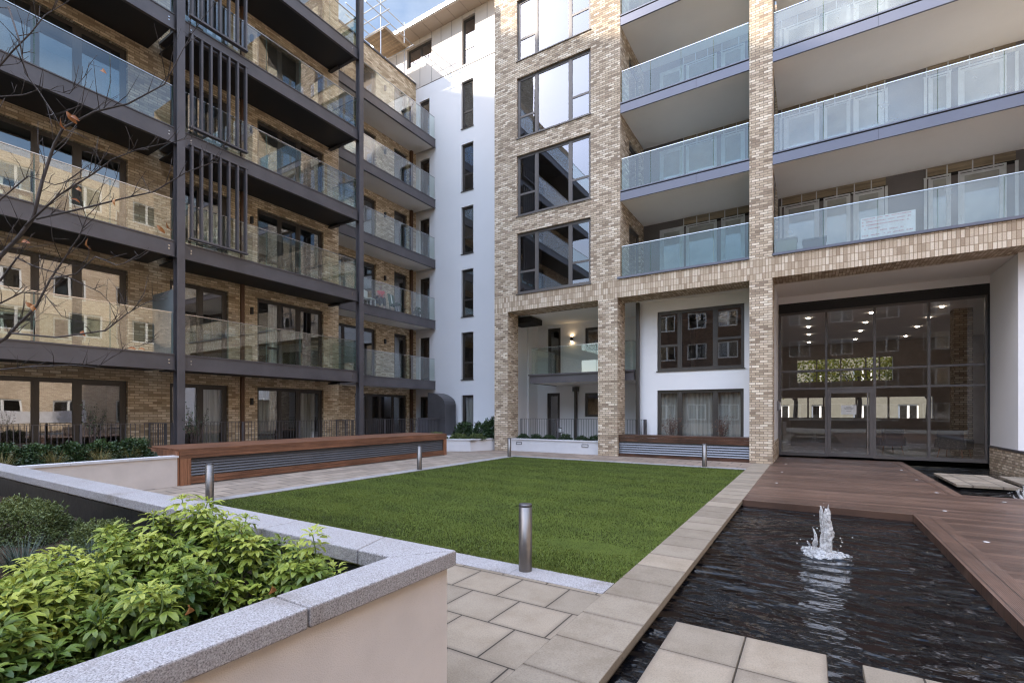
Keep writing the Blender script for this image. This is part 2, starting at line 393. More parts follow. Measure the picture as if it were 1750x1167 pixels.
def water_mat(name, centre):
    m, nt, out = new_mat(name); n = N(nt); p = n.pos()
    mp = n('ShaderNodeMapping', {'Vector': p}); mp.inputs['Scale'].default_value = (1.0, 1.7, 1)
    a = n.noise(mp.outputs[0], 3.0, 2, .4); b = n.noise(mp.outputs[0], 7, 2, .5)
    d = n('ShaderNodeVectorMath', {0: p, 1: centre}, operation='DISTANCE').outputs['Value']
    wob = n.math('ADD', d, n.math('MULTIPLY', n.noise(p, 2.5, 2), .25))
    ring = n.math('MULTIPLY', n.math('SINE', n.math('MULTIPLY', wob, 23)), n.math('DIVIDE', .20, n.math('ADD', n.math('MULTIPLY', d, 1.1), .3)))
    calm = n.ramp(n.noise(p, .7, 2), [(.35, (.45,) * 3), (.6, (1.2,) * 3)])
    h = n.math('ADD', n.math('MULTIPLY', n.math('ADD', n.math('MULTIPLY', a, 2.0), n.math('MULTIPLY', b, .55)), calm), ring)
    n.bsdf(out, (.004, .004, .005), .02, normal=n.bump(h, 1.0, .07), spec=.5, IOR=1.33); return m
def foam_mat():
    m, nt, out = new_mat('foaming_water'); n = N(nt)
    p = n.bsdf(None, (.86, .85, .84), .25, normal=n.bump(n.noise(n.pos(), 45, 4, .7), .7, .02), spec=.6)
    tl = n('ShaderNodeBsdfTranslucent', {'Color': (.9, .89, .88, 1)}); t = n('ShaderNodeBsdfTransparent')
    a = n('ShaderNodeMixShader', {0: .35, 1: p.outputs[0], 2: tl.outputs[0]})
    f = n.ramp(n.noise(n.pos(), 30, 3, .6), [(.36, (.85,) * 3), (.56, (.12,) * 3)])
    mx = n('ShaderNodeMixShader', {0: f, 1: a.outputs[0], 2: t.outputs[0]})
    nt.links.new(mx.outputs[0], out.inputs[0]); return m
M['foam'] = foam_mat()
def lawn_mat():
    m, nt, out = new_mat('turf_ground'); n = N(nt); p = n.pos()
    c = n.ramp(n.noise(p, 70, 4, .7), [(.3, (.030, .036, .009)), (.5, (.070, .095, .018)), (.72, (.13, .16, .038))])
    c = n.mix(.6, c, n.ramp(n.noise(p, 1.3, 5, .65), [(.3, (.6, .62, .6)), (.6, (1.15, 1.12, 1)), (.8, (1.35, 1.2, .9))]), 'MULTIPLY')
    n.bsdf(out, c, .9, spec=.1); return m
M['lawn'] = lawn_mat()

# ------------------------------------------------------------------ levels
FF = [.07, 3.16, 6.26, 9.36, 12.46, 15.56, 18.66]

def window(bld, F, u0, u1, z0, z1, splits=(), transom=None, fm=None, pm=None, depth=.09, bar=.055, sash=.05, sill=False, door=(), name='window'):
    """frame mesh (part) + panes (sub-part); transom: per-light height fraction or None"""
    fm = fm or M['frame']; pm = pm or M['pane']
    m = MB(F); n1 = -depth; n0 = n1 - .07
    m.box(u0, u1, n0, n1, z1 - bar, z1); m.box(u0, u1, n0, n1, z0, z0 + bar)
    m.box(u0, u0 + bar, n0, n1, z0 + bar, z1 - bar); m.box(u1 - bar, u1, n0, n1, z0 + bar, z1 - bar)
    es = [u0 + bar / 2] + list(splits) + [u1 - bar / 2]
    for s in splits: m.box(s - bar / 2, s + bar / 2, n0, n1 - .002, z0 + bar, z1 - bar)
    if sill: m.box(u0 - .03, u1 + .03, n0 + .02, .035, z0 - .035, z0 - .002)
    g = MB(F)
    for i in range(len(es) - 1):
        a = es[i] + bar / 2; b = es[i + 1] - bar / 2; c = z0 + bar; d = z1 - bar
        q0, q1 = n0 + .015, n1 - .012
        sw = sash * (1.7 if i in door else 1)
        m.box(a, b, q0, q1, d - sw, d); m.box(a, b, q0, q1, c, c + sw * (1.5 if i in door else 1))
        m.box(a, a + sw, q0, q1, c + sw * (1.5 if i in door else 1), d - sw); m.box(b - sw, b, q0, q1, c + sw * (1.5 if i in door else 1), d - sw)
        t = transom[i] if transom else None
        if t:
            zt = c + (d - c) * t
            m.box(a + sw, b - sw, q0, q1 - .003, zt - .04, zt + .04)
        g.quad((a + sw, q0 + .02, c + sw), (a + sw, q0 + .02, d - sw), (b - sw, q0 + .02, d - sw), (b - sw, q0 + .02, c + sw))
        if i in door:
            hz = z0 + 1.05
            m.box(a + .025, a + .05, q1, q1 + .045, hz - .07, hz + .09)
    o = m.build(name, fm, bld)
    g.build('pane', pm, o)
    return o

def rooms(F, specs, deep=2.4, n=-.2):
    m = MB(F)
    for a, b, c, d in specs:
        a -= .25; b += .25; c -= .05; d += .12
        m.quad((a, n - deep, c), (b, n - deep, c), (b, n - deep, d), (a, n - deep, d))
        m.quad((a, n, c), (b, n, c), (b, n - deep, c), (a, n - deep, c)); m.quad((a, n, d), (a, n - deep, d), (b, n - deep, d), (b, n, d))
        m.quad((a, n, c), (a, n - deep, c), (a, n - deep, d), (a, n, d)); m.quad((b, n, c), (b, n, d), (b, n - deep, d), (b, n - deep, c))
    return m

def curtains(F, spans, z0, z1, n=-.32):
    m = MB(F)
    m.sm = True
    for a, b in spans:
        k = max(4, int((b - a) / .035)); pts = []
        for i in range(k + 1):
            u = a + (b - a) * i / k; pts.append((u, n + .03 * math.sin(i * 1.35) + .012 * math.sin(i * .47)))
        for i in range(k):
            (ua, na), (ub, nb) = pts[i], pts[i + 1]
            m.quad((ua, na, z0), (ua, na, z1), (ub, nb, z1), (ub, nb, z0))
    return m

def balustrade(parent, F, u0, u1, n, z0, z1, panel, glass, rail=True, ret=None, gap=.012):
    """glass panels between u0,u1 at depth n; ret=(n_end) adds end returns"""
    g = MB(F); k = max(1, round((u1 - u0) / panel)); w = (u1 - u0) / k
    for i in range(k):
        a = u0 + i * w + gap / 2; b = u0 + (i + 1) * w - gap / 2
        g.mi = 0; g.quad((a, n, z0), (a, n, z1), (b, n, z1), (b, n, z0))
        g.mi = 1
        for e, d in ((a, .004), (b, -.004)):
            g.quad((e, n + .001, z0), (e, n + .001, z1), (e + d, n + .001, z1), (e + d, n + .001, z0))
    for e, nb in (ret or []):
        g.mi = 0; g.quad((e, n, z0), (e, n, z1), (e, nb, z1), (e, nb, z0))
    o = g.build('glass_balustrade', [glass, M['glass_edge']], parent)
    if rail:
        r = MB(F); r.box(u0, u1, n - .018, n + .018, z1 + .001, z1 + .022)
        for e, nb in (ret or []): r.box(e - .018, e + .018, min(n, nb), max(n, nb) - .02, z1 + .001, z1 + .022)
        r.build('handrail', M['rail'], o)
    return o

# ------------------------------------------------------------------ ground and setting
def sheet(name, rects, mat, z, bottom=-.4, kind='structure', rot=False, bevel=0):
    m = MB(rot=rot)
    for a, b, c, d in rects: m.box(a, b, c, d, bottom, z, skip='z')
    return tag(m.build(name, mat, bevel=bevel), kind=kind)

g = MB(); g.quad((-150, -150, -.45), (150, -150, -.45), (150, 150, -.45), (-150, 150, -.45))
tag(g.build('ground', plain('dark_ground', (.09, .085, .08), .9, var=.3, scale=.4)), kind='structure')
sheet('near_paving', [(-11.6, -1.535, -6, 3.95)], M['paving'], 0)
sheet('lawn', [(-8.95, -1.535, 4.25, 14.55)], M['lawn'], -.012)
kb = MB()
def kerb_run(a0, a1, b0, b1, along):
    L = (a1 - a0) if along == 'x' else (b1 - b0); k = max(1, round(L / .92))
    for i in range(k):
        if along == 'x': kb.box(a0 + i * L / k + .002, a0 + (i + 1) * L / k - .002, b0, b1, -.4, .003)
        else: kb.box(a0, a1, b0 + i * L / k + .002, b0 + (i + 1) * L / k - .002, -.4, .003)
kerb_run(-9.25, -1.535, 3.952, 4.25, 'x'); kerb_run(-9.25, -8.952, 4.252, 14.85, 'y'); kerb_run(-8.95, -1.535, 14.552, 14.80, 'x')
tag(kb.build('granite_kerb', M['granite']), kind='structure')
sheet('path', [(-13.6, -9.252, 3.952, 14.85)], M['paving_path'], -.001)
sheet('back_path', [(-16.2, -1.535, 14.852, 17.6)], M['paving_back'], -.002)
sheet('terrace', [(-18, -13.6, -6, 18.98), (-13.6, -5.3, 17.602, 20)], plain('terrace_slabs', (.24, .22, .2), .85, var=.15), .05)
st = MB()
y = -1.1
while y < 17.25:
    st.box(-1.532, -1.05, y + .005, y + .4565, -.06, .004); y += .4615
eg = st.build('pool_edge_paving', paving_mat('strip_concrete', 50, .4615, 0, 20, 1.1, base=(.275, .226, .172)), bevel=.004); tag(eg, kind='structure')
sheet('pool_edge_footing', [(-1.532, -1.075, -6, 17.3)], M['slab_edge'], -.062)
sheet('deck', [(-1.049, 2.2, 9.75, 19.42), (1.62, 2.2, -6, 9.75), (2.2, 12, -6, 12.0)], M['deck'], 0)
sheet('deck_edge_boards', [(1.32, 1.618, -6, 9.498), (2.202, 2.42, 12.0, 19.42)], M['deck_trim'], .003)
sheet('deck_end_boards', [(-1.049, 1.618, 9.5, 9.748), (2.422, 12, 12.002, 12.25)], M['deck'], .003)
def water(name, a, b, c, d, centre):
    m = MB(); m.quad((a, c, -.105), (b, c, -.105), (b, d, -.105), (a, d, -.105))
    tag(m.build(name, water_mat(name + '_surface', centre)), kind='structure')
water('pond_water', -1.075, 1.33, -6, 9.52, (.12, 6.8, -.105))
water('entrance_pond_water', 2.41, 4.46, 12.24, 19.44, (4.05, 12.9, -.105))

# real turf blades over the lawn
def make_grass():
    rng = np.random.default_rng(3)
    n = 150000
    # denser near the camera
    yy = 4.235 + (14.57 - 4.235) * rng.random(n) ** 1.7; xx = -8.97 + (8.97 - 1.52) * rng.random(n)
    patch = np.sin(xx * 1.7 + np.sin(yy * 1.3)) * .5 + np.sin(yy * 2.1 + xx * .6) * .5
    stripe = (np.floor((yy) / .55) % 2) * .10
    ang = rng.random(n) * 2 * np.pi; h = .012 + .016 * rng.random(n) + .004 * patch; w = .0022 + .0016 * rng.random(n) + yy * .00016
    lean = .011 * rng.standard_normal(n); lean2 = .011 * rng.standard_normal(n)
    bare = ((xx + 2.25) ** 2 / .30 + (yy - 5.3) ** 2 / .05) < 1
    h[bare] *= .35
    V = np.zeros((n, 3, 3), 'f')
    V[:, 0] = np.stack([xx - w * np.cos(ang), yy - w * np.sin(ang), np.full(n, -.013)], 1)
    V[:, 1] = np.stack([xx + w * np.cos(ang), yy + w * np.sin(ang), np.full(n, -.013)], 1)
    V[:, 2] = np.stack([xx + lean, yy + lean2, -.012 + h], 1)
    t = np.clip(.30 + .13 * patch + .12 * np.sin(xx * .9 + 1.3 * np.sin(yy * .7)) * np.sin(yy * .8 + .4) + stripe * 2.6 + .17 * np.sin(xx * 5.1 + 2 * np.sin(yy * 3.3)) * np.sin(yy * 6.3) + .2 * rng.standard_normal(n), 0, 1); t[bare] *= .5
    me = bpy.data.meshes.new('grass'); me.vertices.add(n * 3); me.loops.add(n * 3); me.polygons.add(n)
    me.vertices.foreach_set('co', V.reshape(-1)); me.loops.foreach_set('vertex_index', np.arange(n * 3, dtype='i'))
    me.polygons.foreach_set('loop_start', np.arange(0, n * 3, 3, dtype='i')); me.polygons.foreach_set('loop_total', np.full(n, 3, 'i'))
    me.update(); me.validate()
    tt = np.stack([t * .35, t * .35, np.clip(t * 1.25, 0, 1)], 1).astype('f')
    at = me.attributes.new('tint', 'FLOAT', 'POINT'); at.data.foreach_set('value', tt.reshape(-1))
    me.materials.append(M['turf'])
    o = bpy.data.objects.new('grass', me); col.objects.link(o); tag(o, 'short mown green turf covering the lawn', 'grass', kind='stuff')
make_grass()

# ------------------------------------------------------------------ left brick block
A = thing('apartment_building', 'yellow brick apartment block with dark steel balconies and posts, along the left', 'building', (-16.3, 5, 0))
F = FX(-16.3)
wins = [(2.6, 5.8, (3.93, 4.72), (2,)), (6.85, 8.55, (7.72,), (1,)), (9.53, 12.19, (10.42, 11.15), (2,))]
holes = [(a, b, FF[l], FF[l] + 2.37) for l in range(6) for a, b, s, d in wins]
w = MB(F); w.wall(-2, 12.9, 0, 22, holes)
w.build('brick_wall', M['brick_left'], A)
w = MB(); w.quad((-16.3, 12.9, 0), (-16.3, 12.9, 22), (-18.6, 12.9, 22), (-18.6, 12.9, 0)); w.quad((-16.3, -2, 0), (-18.6, -2, 0), (-18.6, -2, 22), (-16.3, -2, 22))
w.quad((-18.6, -2, 0), (-18.6, 12.9, 0), (-18.6, 12.9, 22), (-18.6, -2, 22)); w.quad((-16.3, -2, 22), (-16.3, 12.9, 22), (-18.6, 12.9, 22), (-18.6, -2, 22))
w.build('side_wall', M['brick_left'], A)
rooms(F, holes, 2.0).build('interior', M['room'], A)
for l in range(6):
    for a, b, s, d in wins:
        window(A, F, a, b, FF[l] + .01, FF[l] + 2.36, s, [.28 if (i == 0 and len(s) == 2) else None for i in range(len(s) + 1)], door=d, depth=.1)
cu = curtains(F, [(9.65, 10.35), (11.25, 12.05)], FF[0] + .05, FF[0] + 2.25); cu.build('curtain', M['curtain'], A)
cu = curtains(F, [(7.85, 8.45)], FF[0] + .05, FF[0] + 2.25); cu.build('curtain', M['curtain'], A)
cu = curtains(F, [(10.1, 10.5)], FF[1] + .05, FF[1] + 2.25); cu.build('curtain', M['curtain'], A)
p = MB(F); p.box(8.93, 9.04, 0, .09, 0, 22); p.build('downpipe', M['copper'], A)
for l in range(5):
    for u in (9.27,):
        q = MB(F); q.box(u, u + .07, .001, .1, FF[l] + 1.75, FF[l] + 1.98); q.build('wall_light', M['black'], A)

def steel_balcony(F, u0, u1, nf, z, soffit, end=None, bolts=(), name='balcony'):
    m = MB(F); m.mi = 0
    m.box(u0, u1, nf - .05, nf - .02, z - .41, z - .03)                   # channel web
    m.box(u0, u1, nf - .16, nf, z - .03, z)                               # top flange
    m.box(u0, u1, nf - .10, nf, z - .44, z - .41)                         # bottom flange
    if end is not None:
        m.box(u1 - .05, u1 - .02, .03, nf - .161, z - .41, z - .031)
        m.box(u1 - .14, u1, .03, nf - .161, z - .0308, z - .001); m.box(u1 - .1, u1, .03, nf - .101, z - .44, z - .41)
    m.mi = 1; m.box(u0, u1 - (.15 if end is not None else 0), .002, nf - .16, z - .10, z - .035)       # deck
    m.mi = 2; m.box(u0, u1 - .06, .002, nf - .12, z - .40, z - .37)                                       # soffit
    m.mi = 3
    for b in bolts:
        for dz in (-.17, -.25): m.box(b - .016, b + .016, nf - .02, nf - .008, z + dz - .016, z + dz + .016)
    return m.build(name, [M['steel'], M['board_grey'], soffit, M['rail']], A)

for l in range(1, 7):
    for u0, u1 in ((-2, 6.34), (6.56, 12.6)):
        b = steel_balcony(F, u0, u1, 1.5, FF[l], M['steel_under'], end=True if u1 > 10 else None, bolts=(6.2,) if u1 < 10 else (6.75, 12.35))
        if u1 < 10: b2 = balustrade(b, F, u0, u1 - .03, 1.43, FF[l] + .01, FF[l] + 1.12, 1.39, M['balus'])
        else: b2 = balustrade(b, F, u0 + .03, u1 - .02, 1.43, FF[l] + .01, FF[l] + 1.12, 1.2, M['balus'], ret=[(u1 - .03, .06)])
        # beam bracket under the soffit by the wall
        if u1 > 10:
            k = MB(F); k.box(u1 - .2, u1 - .06, .003, .55, FF[l] - .50, FF[l] - .441); k.build('bracket', M['steel_under'], b)
for u in (6.45, 12.7):
    m = MB(F); m.box(u - .1, u + .1, 1.575, 1.60, 0, 22); m.box(u - .1, u + .1, 1.38, 1.405, 0, 22); m.box(u - .012, u + .012, 1.405, 1.575, 0, 22)
    for l in range(1, 7):
        m.box(u - .098, u - .012, 1.41, 1.57, FF[l] - .45, FF[l] - .43)
    m.build('steel_post', M['steel'], A)
for l in range(2, 6):
    m = MB(F); z0, z1 = FF[l] + .17, FF[l + 1] - .38
    m.box(6.66, 8.28, 1.525, 1.66, z0 - .05, z0); m.box(6.66, 8.28, 1.525, 1.66, z1, z1 + .05)
    for i in range(7):
        u = 6.69 + i * (8.25 - 6.69 - .05) / 6; m.box(u, u + .05, 1.53, 1.655, z0, z1)
    m.build('louvre_screen', M['steel'], A)
m = MB(F); m.box(6.38, 6.42, .05, 1.36, FF[1] + .02, FF[1] + 1.8); m.build('privacy_screen', M['frost'], A)

# set-back second section
F2 = FX(-17.8)
h2 = []
for l in range(6):
    h2 += [(13.5, 16.25, FF[l], FF[l] + 2.37), (17.45, 18.35, FF[l], FF[l] + 2.37)] if l else [(15.0, 18.35, FF[l], FF[l] + 2.37)]
w = MB(F2); w.wall(12.902, 19.0, 0, 18.85, h2); w.quad((12.902, 0, 18.85), (19, 0, 18.85), (19, -2, 18.85), (12.902, -2, 18.85))
w.build('setback_wall', M['brick_left'], A)
rooms(F2, h2).build('interior', M['room'], A)
m = MB(F2); m.box(12.91, 18.98, -.35, .05, 18.851, 18.93); m.build('parapet_coping', M['steel'], A)
for l in range(6):
    if l:
        window(A, F2, 13.5, 16.25, FF[l] + .01, FF[l] + 2.36, (14.42, 15.32), door=(2,), depth=.1)
        window(A, F2, 17.45, 18.35, FF[l] + .01, FF[l] + 2.36, (), door=(0,), depth=.1)
        b = steel_balcony(F2, 12.95, 18.96, 1.4, FF[l], M['soffit'])
        balustrade(b, F2, 13.0, 18.94, 1.34, FF[l] + .01, FF[l] + 1.12, 1.2, M['balus'])
        q = MB(F2); q.box(16.75, 16.83, .001, .1, FF[l] + 1.75, FF[l] + 1.98); q.build('wall_light', M['black'], A)
    else:
        window(A, F2, 15.0, 18.35, FF[l] + .01, FF[l] + 2.36, (15.8, 16.6, 17.45), depth=.1)
p = MB(F2); p.box(18.52, 18.66, .001, .14, 0, 17.6); p.box(18.47, 18.71, .001, .19, 17.6, 17.85); p.build('downpipe', M['copper'], A)

# ------------------------------------------------------------------ white rendered block in the corner
W = thing('apartment_building', 'white rendered block with one column of tall narrow windows in the far corner', 'building', (-14.4, 19, 0))
F = FY(19.0)
hw = [(-14.76, -14.03, FF[l] + .0, FF[l] + 2.34) for l in range(6)] + [(-17.55, -16.85, FF[l] + .0, FF[l] + 2.3) for l in range(6)]
w = MB(F); w.wall(-17.8, -10.9, 0, 18.6, hw, reveal=.13); w.build('white_wall', M['render'], W)
hc = [(-14.71, -13.92, 18.72, 21.0), (-18.42, -16.69, 19.92, 20.93)]
w = MB(F); w.wall(-22, -10.9, 18.63, 21.2, hc, n=.012)
w.build('cladding', M['clad'], W)
j = MB(F); j.quad((-17.8, -.01, 18.6), (-10.9, -.01, 18.6), (-10.9, -.01, 18.63), (-17.8, -.01, 18.63))
for u in (-19.2, -17.5, -16.69, -16.06, -15.37, -14.71, -13.92, -13.2):
    for z0, z1 in ([(18.63, 19.9), (20.95, 21.2)] if u in (-17.5, -16.69) else [(18.63, 18.7), (21.02, 21.2)] if u in (-14.71, -13.92) else [(18.63, 21.2)]):
        j.box(u - .009, u + .009, .013, .016, z0, z1)
j.build('panel_joint', M['frame'], W)
rooms(F, hw + hc).build('interior', M['room'], W)
for i, (a, b, c, d) in enumerate(hw):
    if i < 6: window(W, F, a, b, c + .01, d - .01, (), [.36], depth=.1, sill=True, pm=M['pane_t'] if i > 3 else M['pane'])
    else: window(W, F, a, b, c + .01, d - .01, (), door=(0,), depth=.1, name='door')
window(W, F, *hc[0], (), [.36], depth=.1, pm=M['pane_t']); window(W, F, *hc[1], (-17.5,), depth=.1, pm=M['pane_t'])
m = MB(F); m.mi = 0; m.box(-22, -10.9, -.5, .8, 21.205, 21.25, skip='Z'); m.mi = 1; m.box(-22, -10.9, -.5, .84, 21.25, 21.47)
m.mi = 2
for i in range(14): m.box(-21.5 + i * .8, -21.49 + i * .8, .02, .8, 21.2, 21.205); m.box(-21.5 + i * .8, -21.485 + i * .8, .84, .845, 21.25, 21.47)
m.build('eave', [M['clad_soffit'], M['zinc'], M['frame']], W)
m = MB(F); m.box(-22, -10.9, -6, -2.6, 0, 21.2); m.build('core', M['room'], W)
cw = curtains(F, [(-14.7, -14.1)], FF[0] + .05, FF[0] + 2.25); cw.build('curtain', M['curtain'], W)
m = MB(F); m.box(-16.45, -16.35, .001, .1, 1.6, 1.85); m.build('wall_light', M['black'], W)

# scaffold on the low roof
S = thing('scaffold', 'scaffold platform of boards and steel tubes above the low roof parapet beside the white block', 'scaffold', (-19.2, 17.5, 18.9))
def tubes(name, segs, r=.024, parent=S, mat=None):
    for a, b in segs: MB().tube([a, b], r, 8).build(name, mat or M['scaf'], parent)
ZP = 20.3
m = MB()
for i in range(6): m.box(-19.1 + i * .228, -18.885 + i * .228, 16.75, 18.3, ZP, ZP + .04)
m.build('board', M['scaf_board'], S)
m = MB(); m.box(-17.74, -17.70, 16.75, 18.3, ZP - .02, ZP + .13); m.box(-19.1, -17.74, 16.70, 16.74, ZP - .02, ZP + .13); m.build('toe_board', M['scaf_board'], S)
tubes('standard', [((x, y, 18.86), (x, y, ZP + 1.35)) for x in (-19.2, -17.85) for y in (16.6, 18.2)])
tubes('guard_rail', [((x, 15.6, ZP + h), (x, 18.9, ZP + h)) for x in (-19.2, -17.8) for h in (.55, 1.1)])
tubes('ledger', [((-20.3, y, ZP + h), (-17.2, y, ZP + h)) for y, h in ((16.55, 1.14), (16.55, .6), (18.16, 1.14), (16.6, -.06), (18.2, -.06))])

# ------------------------------------------------------------------ buff brick tower with balconies and lobby
T = thing('apartment_building', 'buff brick apartment block with big piers and glazed entrance lobby across the lawn', 'building', (-3, 16.5, 0))
F = FY(16.5)
tw = [(-10.03, -6.87, FF[l] + .02, FF[l] + 2.44) for l in range(2, 7)]
w = MB(F); w.wall(-11.1, -5.75, 6.27, 24, tw, reveal=.11)
w.build('brick_wall', M['brick_tower'], T)
w = MB(); w.quad((-11.1, 16.5, 5.62), (-11.1, 30, 5.62), (-11.1, 30, 24), (-11.1, 16.5, 24)); w.quad((-11.1, 17.3, 0), (-11.1, 30, 0), (-11.1, 30, 5.62), (-11.1, 17.3, 5.62))
w.quad((-11.1, 16.5, 24), (12, 16.5, 24), (12, 30, 24), (-11.1, 30, 24)); w.quad((12, 16.5, 5.62), (12, 30, 5.62), (12, 30, 24), (12, 16.5, 24))
w.build('side_wall', M['brick_tower'], T)
w = MB(F); w.box(-11.1, 12, -.9, .004, 5.62, 6.268); w.build('soldier_beam', M['soldier'], T)
for a, b in ((-11.1, -10.45), (-6.58, -5.85), (-1.63, -1.0), (6.6, 7.3)):
    w = MB(F); w.box(a, b, -.8, 0, -.1, 5.618, skip='zZ'); w.build('pier', M['brick_tower'], T)
for a, b in ((-1.63, -1.0), (6.6, 7.3)):
    w = MB(F); w.box(a, b, -.6, 0, 6.27, 24); w.build('pier', M['brick_tower'], T)
    w = MB(F); w.box(a + .1, b - .1, -2.8, -.6, 6.27, 24); w.build('party_wall', M['board_grey'], T)
rooms(F, tw).build('interior', M['room'], T)
for a, b, c, d in tw:
    window(T, F, a, b, c, d, (-9.17, -7.72), [.36, None, .36], depth=.08, pm=M['pane_t'], fm=M['frame_grey'], sill=True)
Fs = FX(-5.75)
hs = [(17.5, 18.9, FF[l] + .02, FF[l] + 2.3) for l in range(2, 7)]
FS = lambda u, n, z: (-5.75 + n, u, z)
w = MB(FS); w.wall(16.5, 19.3, 6.27, 24, hs, reveal=.1); w.build('return_wall', M['brick_tower'], T)
for a, b, c, d in hs: window(T, FS, a, b, c, d, (), None, depth=.08, fm=M['frame_grey'], door=(0,))

for side, u0, u1, gl in (('L', -5.748, -1.632, M['balus_blue']), ('R', -.998, 6.598, M['balus_dust'])):
    for l in range(2, 7):
        m = MB(F); z = FF[l]
        if l == 2:
            m.mi = 0; m.box(u0 + .002 if side == 'R' else u0 - .1, u1 - .002, -.16, .045, 6.272, 6.345)
            m.mi = 2; m.box(u0, u1, -2.8, -.161, 6.05, 6.2)
        else:
            m.mi = 0; m.box(u0, u1, -.07, -.012, z - .33, z - .045); m.box(u0, u1, -.16, -.0, z - .005, z + .035)
            m.mi = 1; m.box(u0, u1, -.16, -.03, z - .045, z - .006)
            m.mi = 2; m.box(u0, u1, -2.8, -.075, z - .325, z - .05)
            m.mi = 1; m.box(u0 + 2.55, u0 + 2.556, -.012, -.010, z - .33, z - .045)
        bb = m.build('balcony', [M['fascia'], M['dark'], M['soffit']], T)
        balustrade(bb, F, u0 + .03, u1 - .03, -.09, z + .04 if l > 2 else 6.35, z + 1.16, 1.03 if side == 'L' else 1.27, gl)
        # half-finished back wall: boards, ply header, wrapped frames
        if l < 6:
            zt = FF[l + 1] - .33
            drs = [(-5.1, -4.2), (-4.1, -3.0), (-2.85, -2.05)] if side == 'L' else [(-.82, .22), (.34, 1.08), (1.16, 1.96), (3.04, 3.56), (3.72, 4.76), (5.2, 6.2)]
            hb = [(a, b, z + .03, z + 2.48) for a, b in drs]
            w = MB(F); w.mi = 0; w.wall(u0, u1, z, zt, hb, n=-2.8, reveal=.05)
            groups = [(-4.2, -1.9)] if side == 'L' else [(-.9, 2.0), (2.98, 4.95)]
            for ga, gb in groups:
                w.mi = 1; w.box(ga, gb, -2.795, -2.77, zt - .26, zt - .01)
                w.mi = 2; w.box(ga, gb, -2.795, -2.775, zt - .36, zt - .262)
                w.mi = 3
                k = ga
                while k < gb:
                    w.box(k, k + .03, -2.769, -2.76, zt - .36, zt - .02); w.box(k - .06, k + .1, -2.759, -2.755, zt - .33, zt - .29); k += U(.42, .6)
                w.box(ga - .05, ga + .02, -2.769, -2.745, z + .02, zt - .3); w.box(gb - .02, gb + .05, -2.769, -2.745, z + .02, zt - .3)
            w.build('back_wall', [M['board_grey'], M['ply'], M['dark'], M['white_pvc']], T)
            for i, (a, b, c, d) in enumerate(hb):
                ff = FY(16.5 + 2.8)
                window(T, ff, a, b, c, d, (), None, depth=-.03, bar=.05, sash=.055, fm=M['white_pvc'], pm=M['film_pane'], door=(0,) if i % 2 == 0 else ())

# recess under the tower
w = MB(); w.quad((-11.0, 17.4, 5.6), (-.95, 17.4, 5.6), (-.95, 20, 5.6), (-11.0, 20, 5.6)); w.quad((-.95, 17.4, 5.6), (9, 17.4, 5.6), (9, 19.6, 5.6), (-.95, 19.6, 5.6))
w.build('soffit', M['soffit_white'], T)
Fr = FY(20.0)
hr = [(-10.5, -9.84, .07, 2.45), (-8.6, -7.3, 1.36, 2.42), (-10.47, -9.8, 3.17, 5.45), (-8.58, -7.3, 4.28, 5.32)]
w = MB(Fr); w.wall(-11.0, -5.45, 0, 5.6, hr, reveal=.1); w.build('recess_wall', M['render'], T)
for i, (a, b, c, d) in enumerate(hr): window(T, Fr, a, b, c, d, (), None, depth=.06, door=(0,) if i in (0, 2) else (), name='door' if i in (0, 2) else 'window')
rooms(Fr, hr, 1.5).build('interior', M['room'], T)
w = MB(); w.quad((-11.0, 17.3, 0), (-11.0, 17.3, 5.6), (-11.0, 20, 5.6), (-11.0, 20, 0)); w.build('recess_side_wall', M['render'], T); w = MB(); w.quad((-5.45, 17.8, 0), (-5.45, 20, 0), (-5.45, 20, 5.6), (-5.45, 17.8, 5.6))
w.build('recess_side_wall', M['render'], T)
m = MB(); m.box(-10.98, -9.95, 17.5, 18.5, 5.32, 5.56); m.build('service_box', M['dark'], T)
Fm = FY(17.8)
hm = [(-4.8, -1.91, 3.06, 5.22), (-4.8, -1.93, .12, 2.36)]
w = MB(Fm); w.wall(-5.45, -1.6, 0, 5.6, hm, reveal=.12); w.build('bay_wall', M['render'], T)
rooms(Fm, hm).build('interior', M['room'], T)
window(T, Fm, *hm[0], (-4.02, -2.83), [.42, None, .48], depth=.07, sill=True)
window(T, Fm, *hm[1], (-4.02, -2.83), None, depth=.07)
curtains(Fm, [(-4.75, -4.1), (-4.0, -2.0)], .15, 2.3).build('curtain', M['curtain'], T)
m = MB(); m.box(-5.52, -5.40, 17.55, 17.66, 0, 5.6); m.build('downpipe', M['frame'], T)
m = MB(); m.box(-9.05, -8.95, 19.84, 19.98, 0, 2.7); m.box(-9.12, -8.88, 19.8, 19.99, 2.5, 2.7); m.build('downpipe', M['frame'], T)
# balcony inside the recess
m = MB(); m.mi = 0
m.box(-10.04, -5.6, 17.55, 17.6, 2.76, 3.08); m.box(-10.08, -5.56, 17.5, 17.68, 3.08, 3.14); m.box(-10.04, -9.99, 17.6, 19.98, 2.76, 3.08); m.box(-5.65, -5.6, 17.6, 17.79, 2.76, 3.08)
m.mi = 1; m.box(-9.98, -5.66, 17.601, 19.98, 2.78, 3.07)
bb = m.build('balcony', [M['steel'], M['soffit']], T)
balustrade(bb, FY(17.62), -9.98, -5.64, 0, 3.15, 4.22, 1.5, M['balus'], ret=[(-9.96, -2.3), (-5.66, -2.3)])
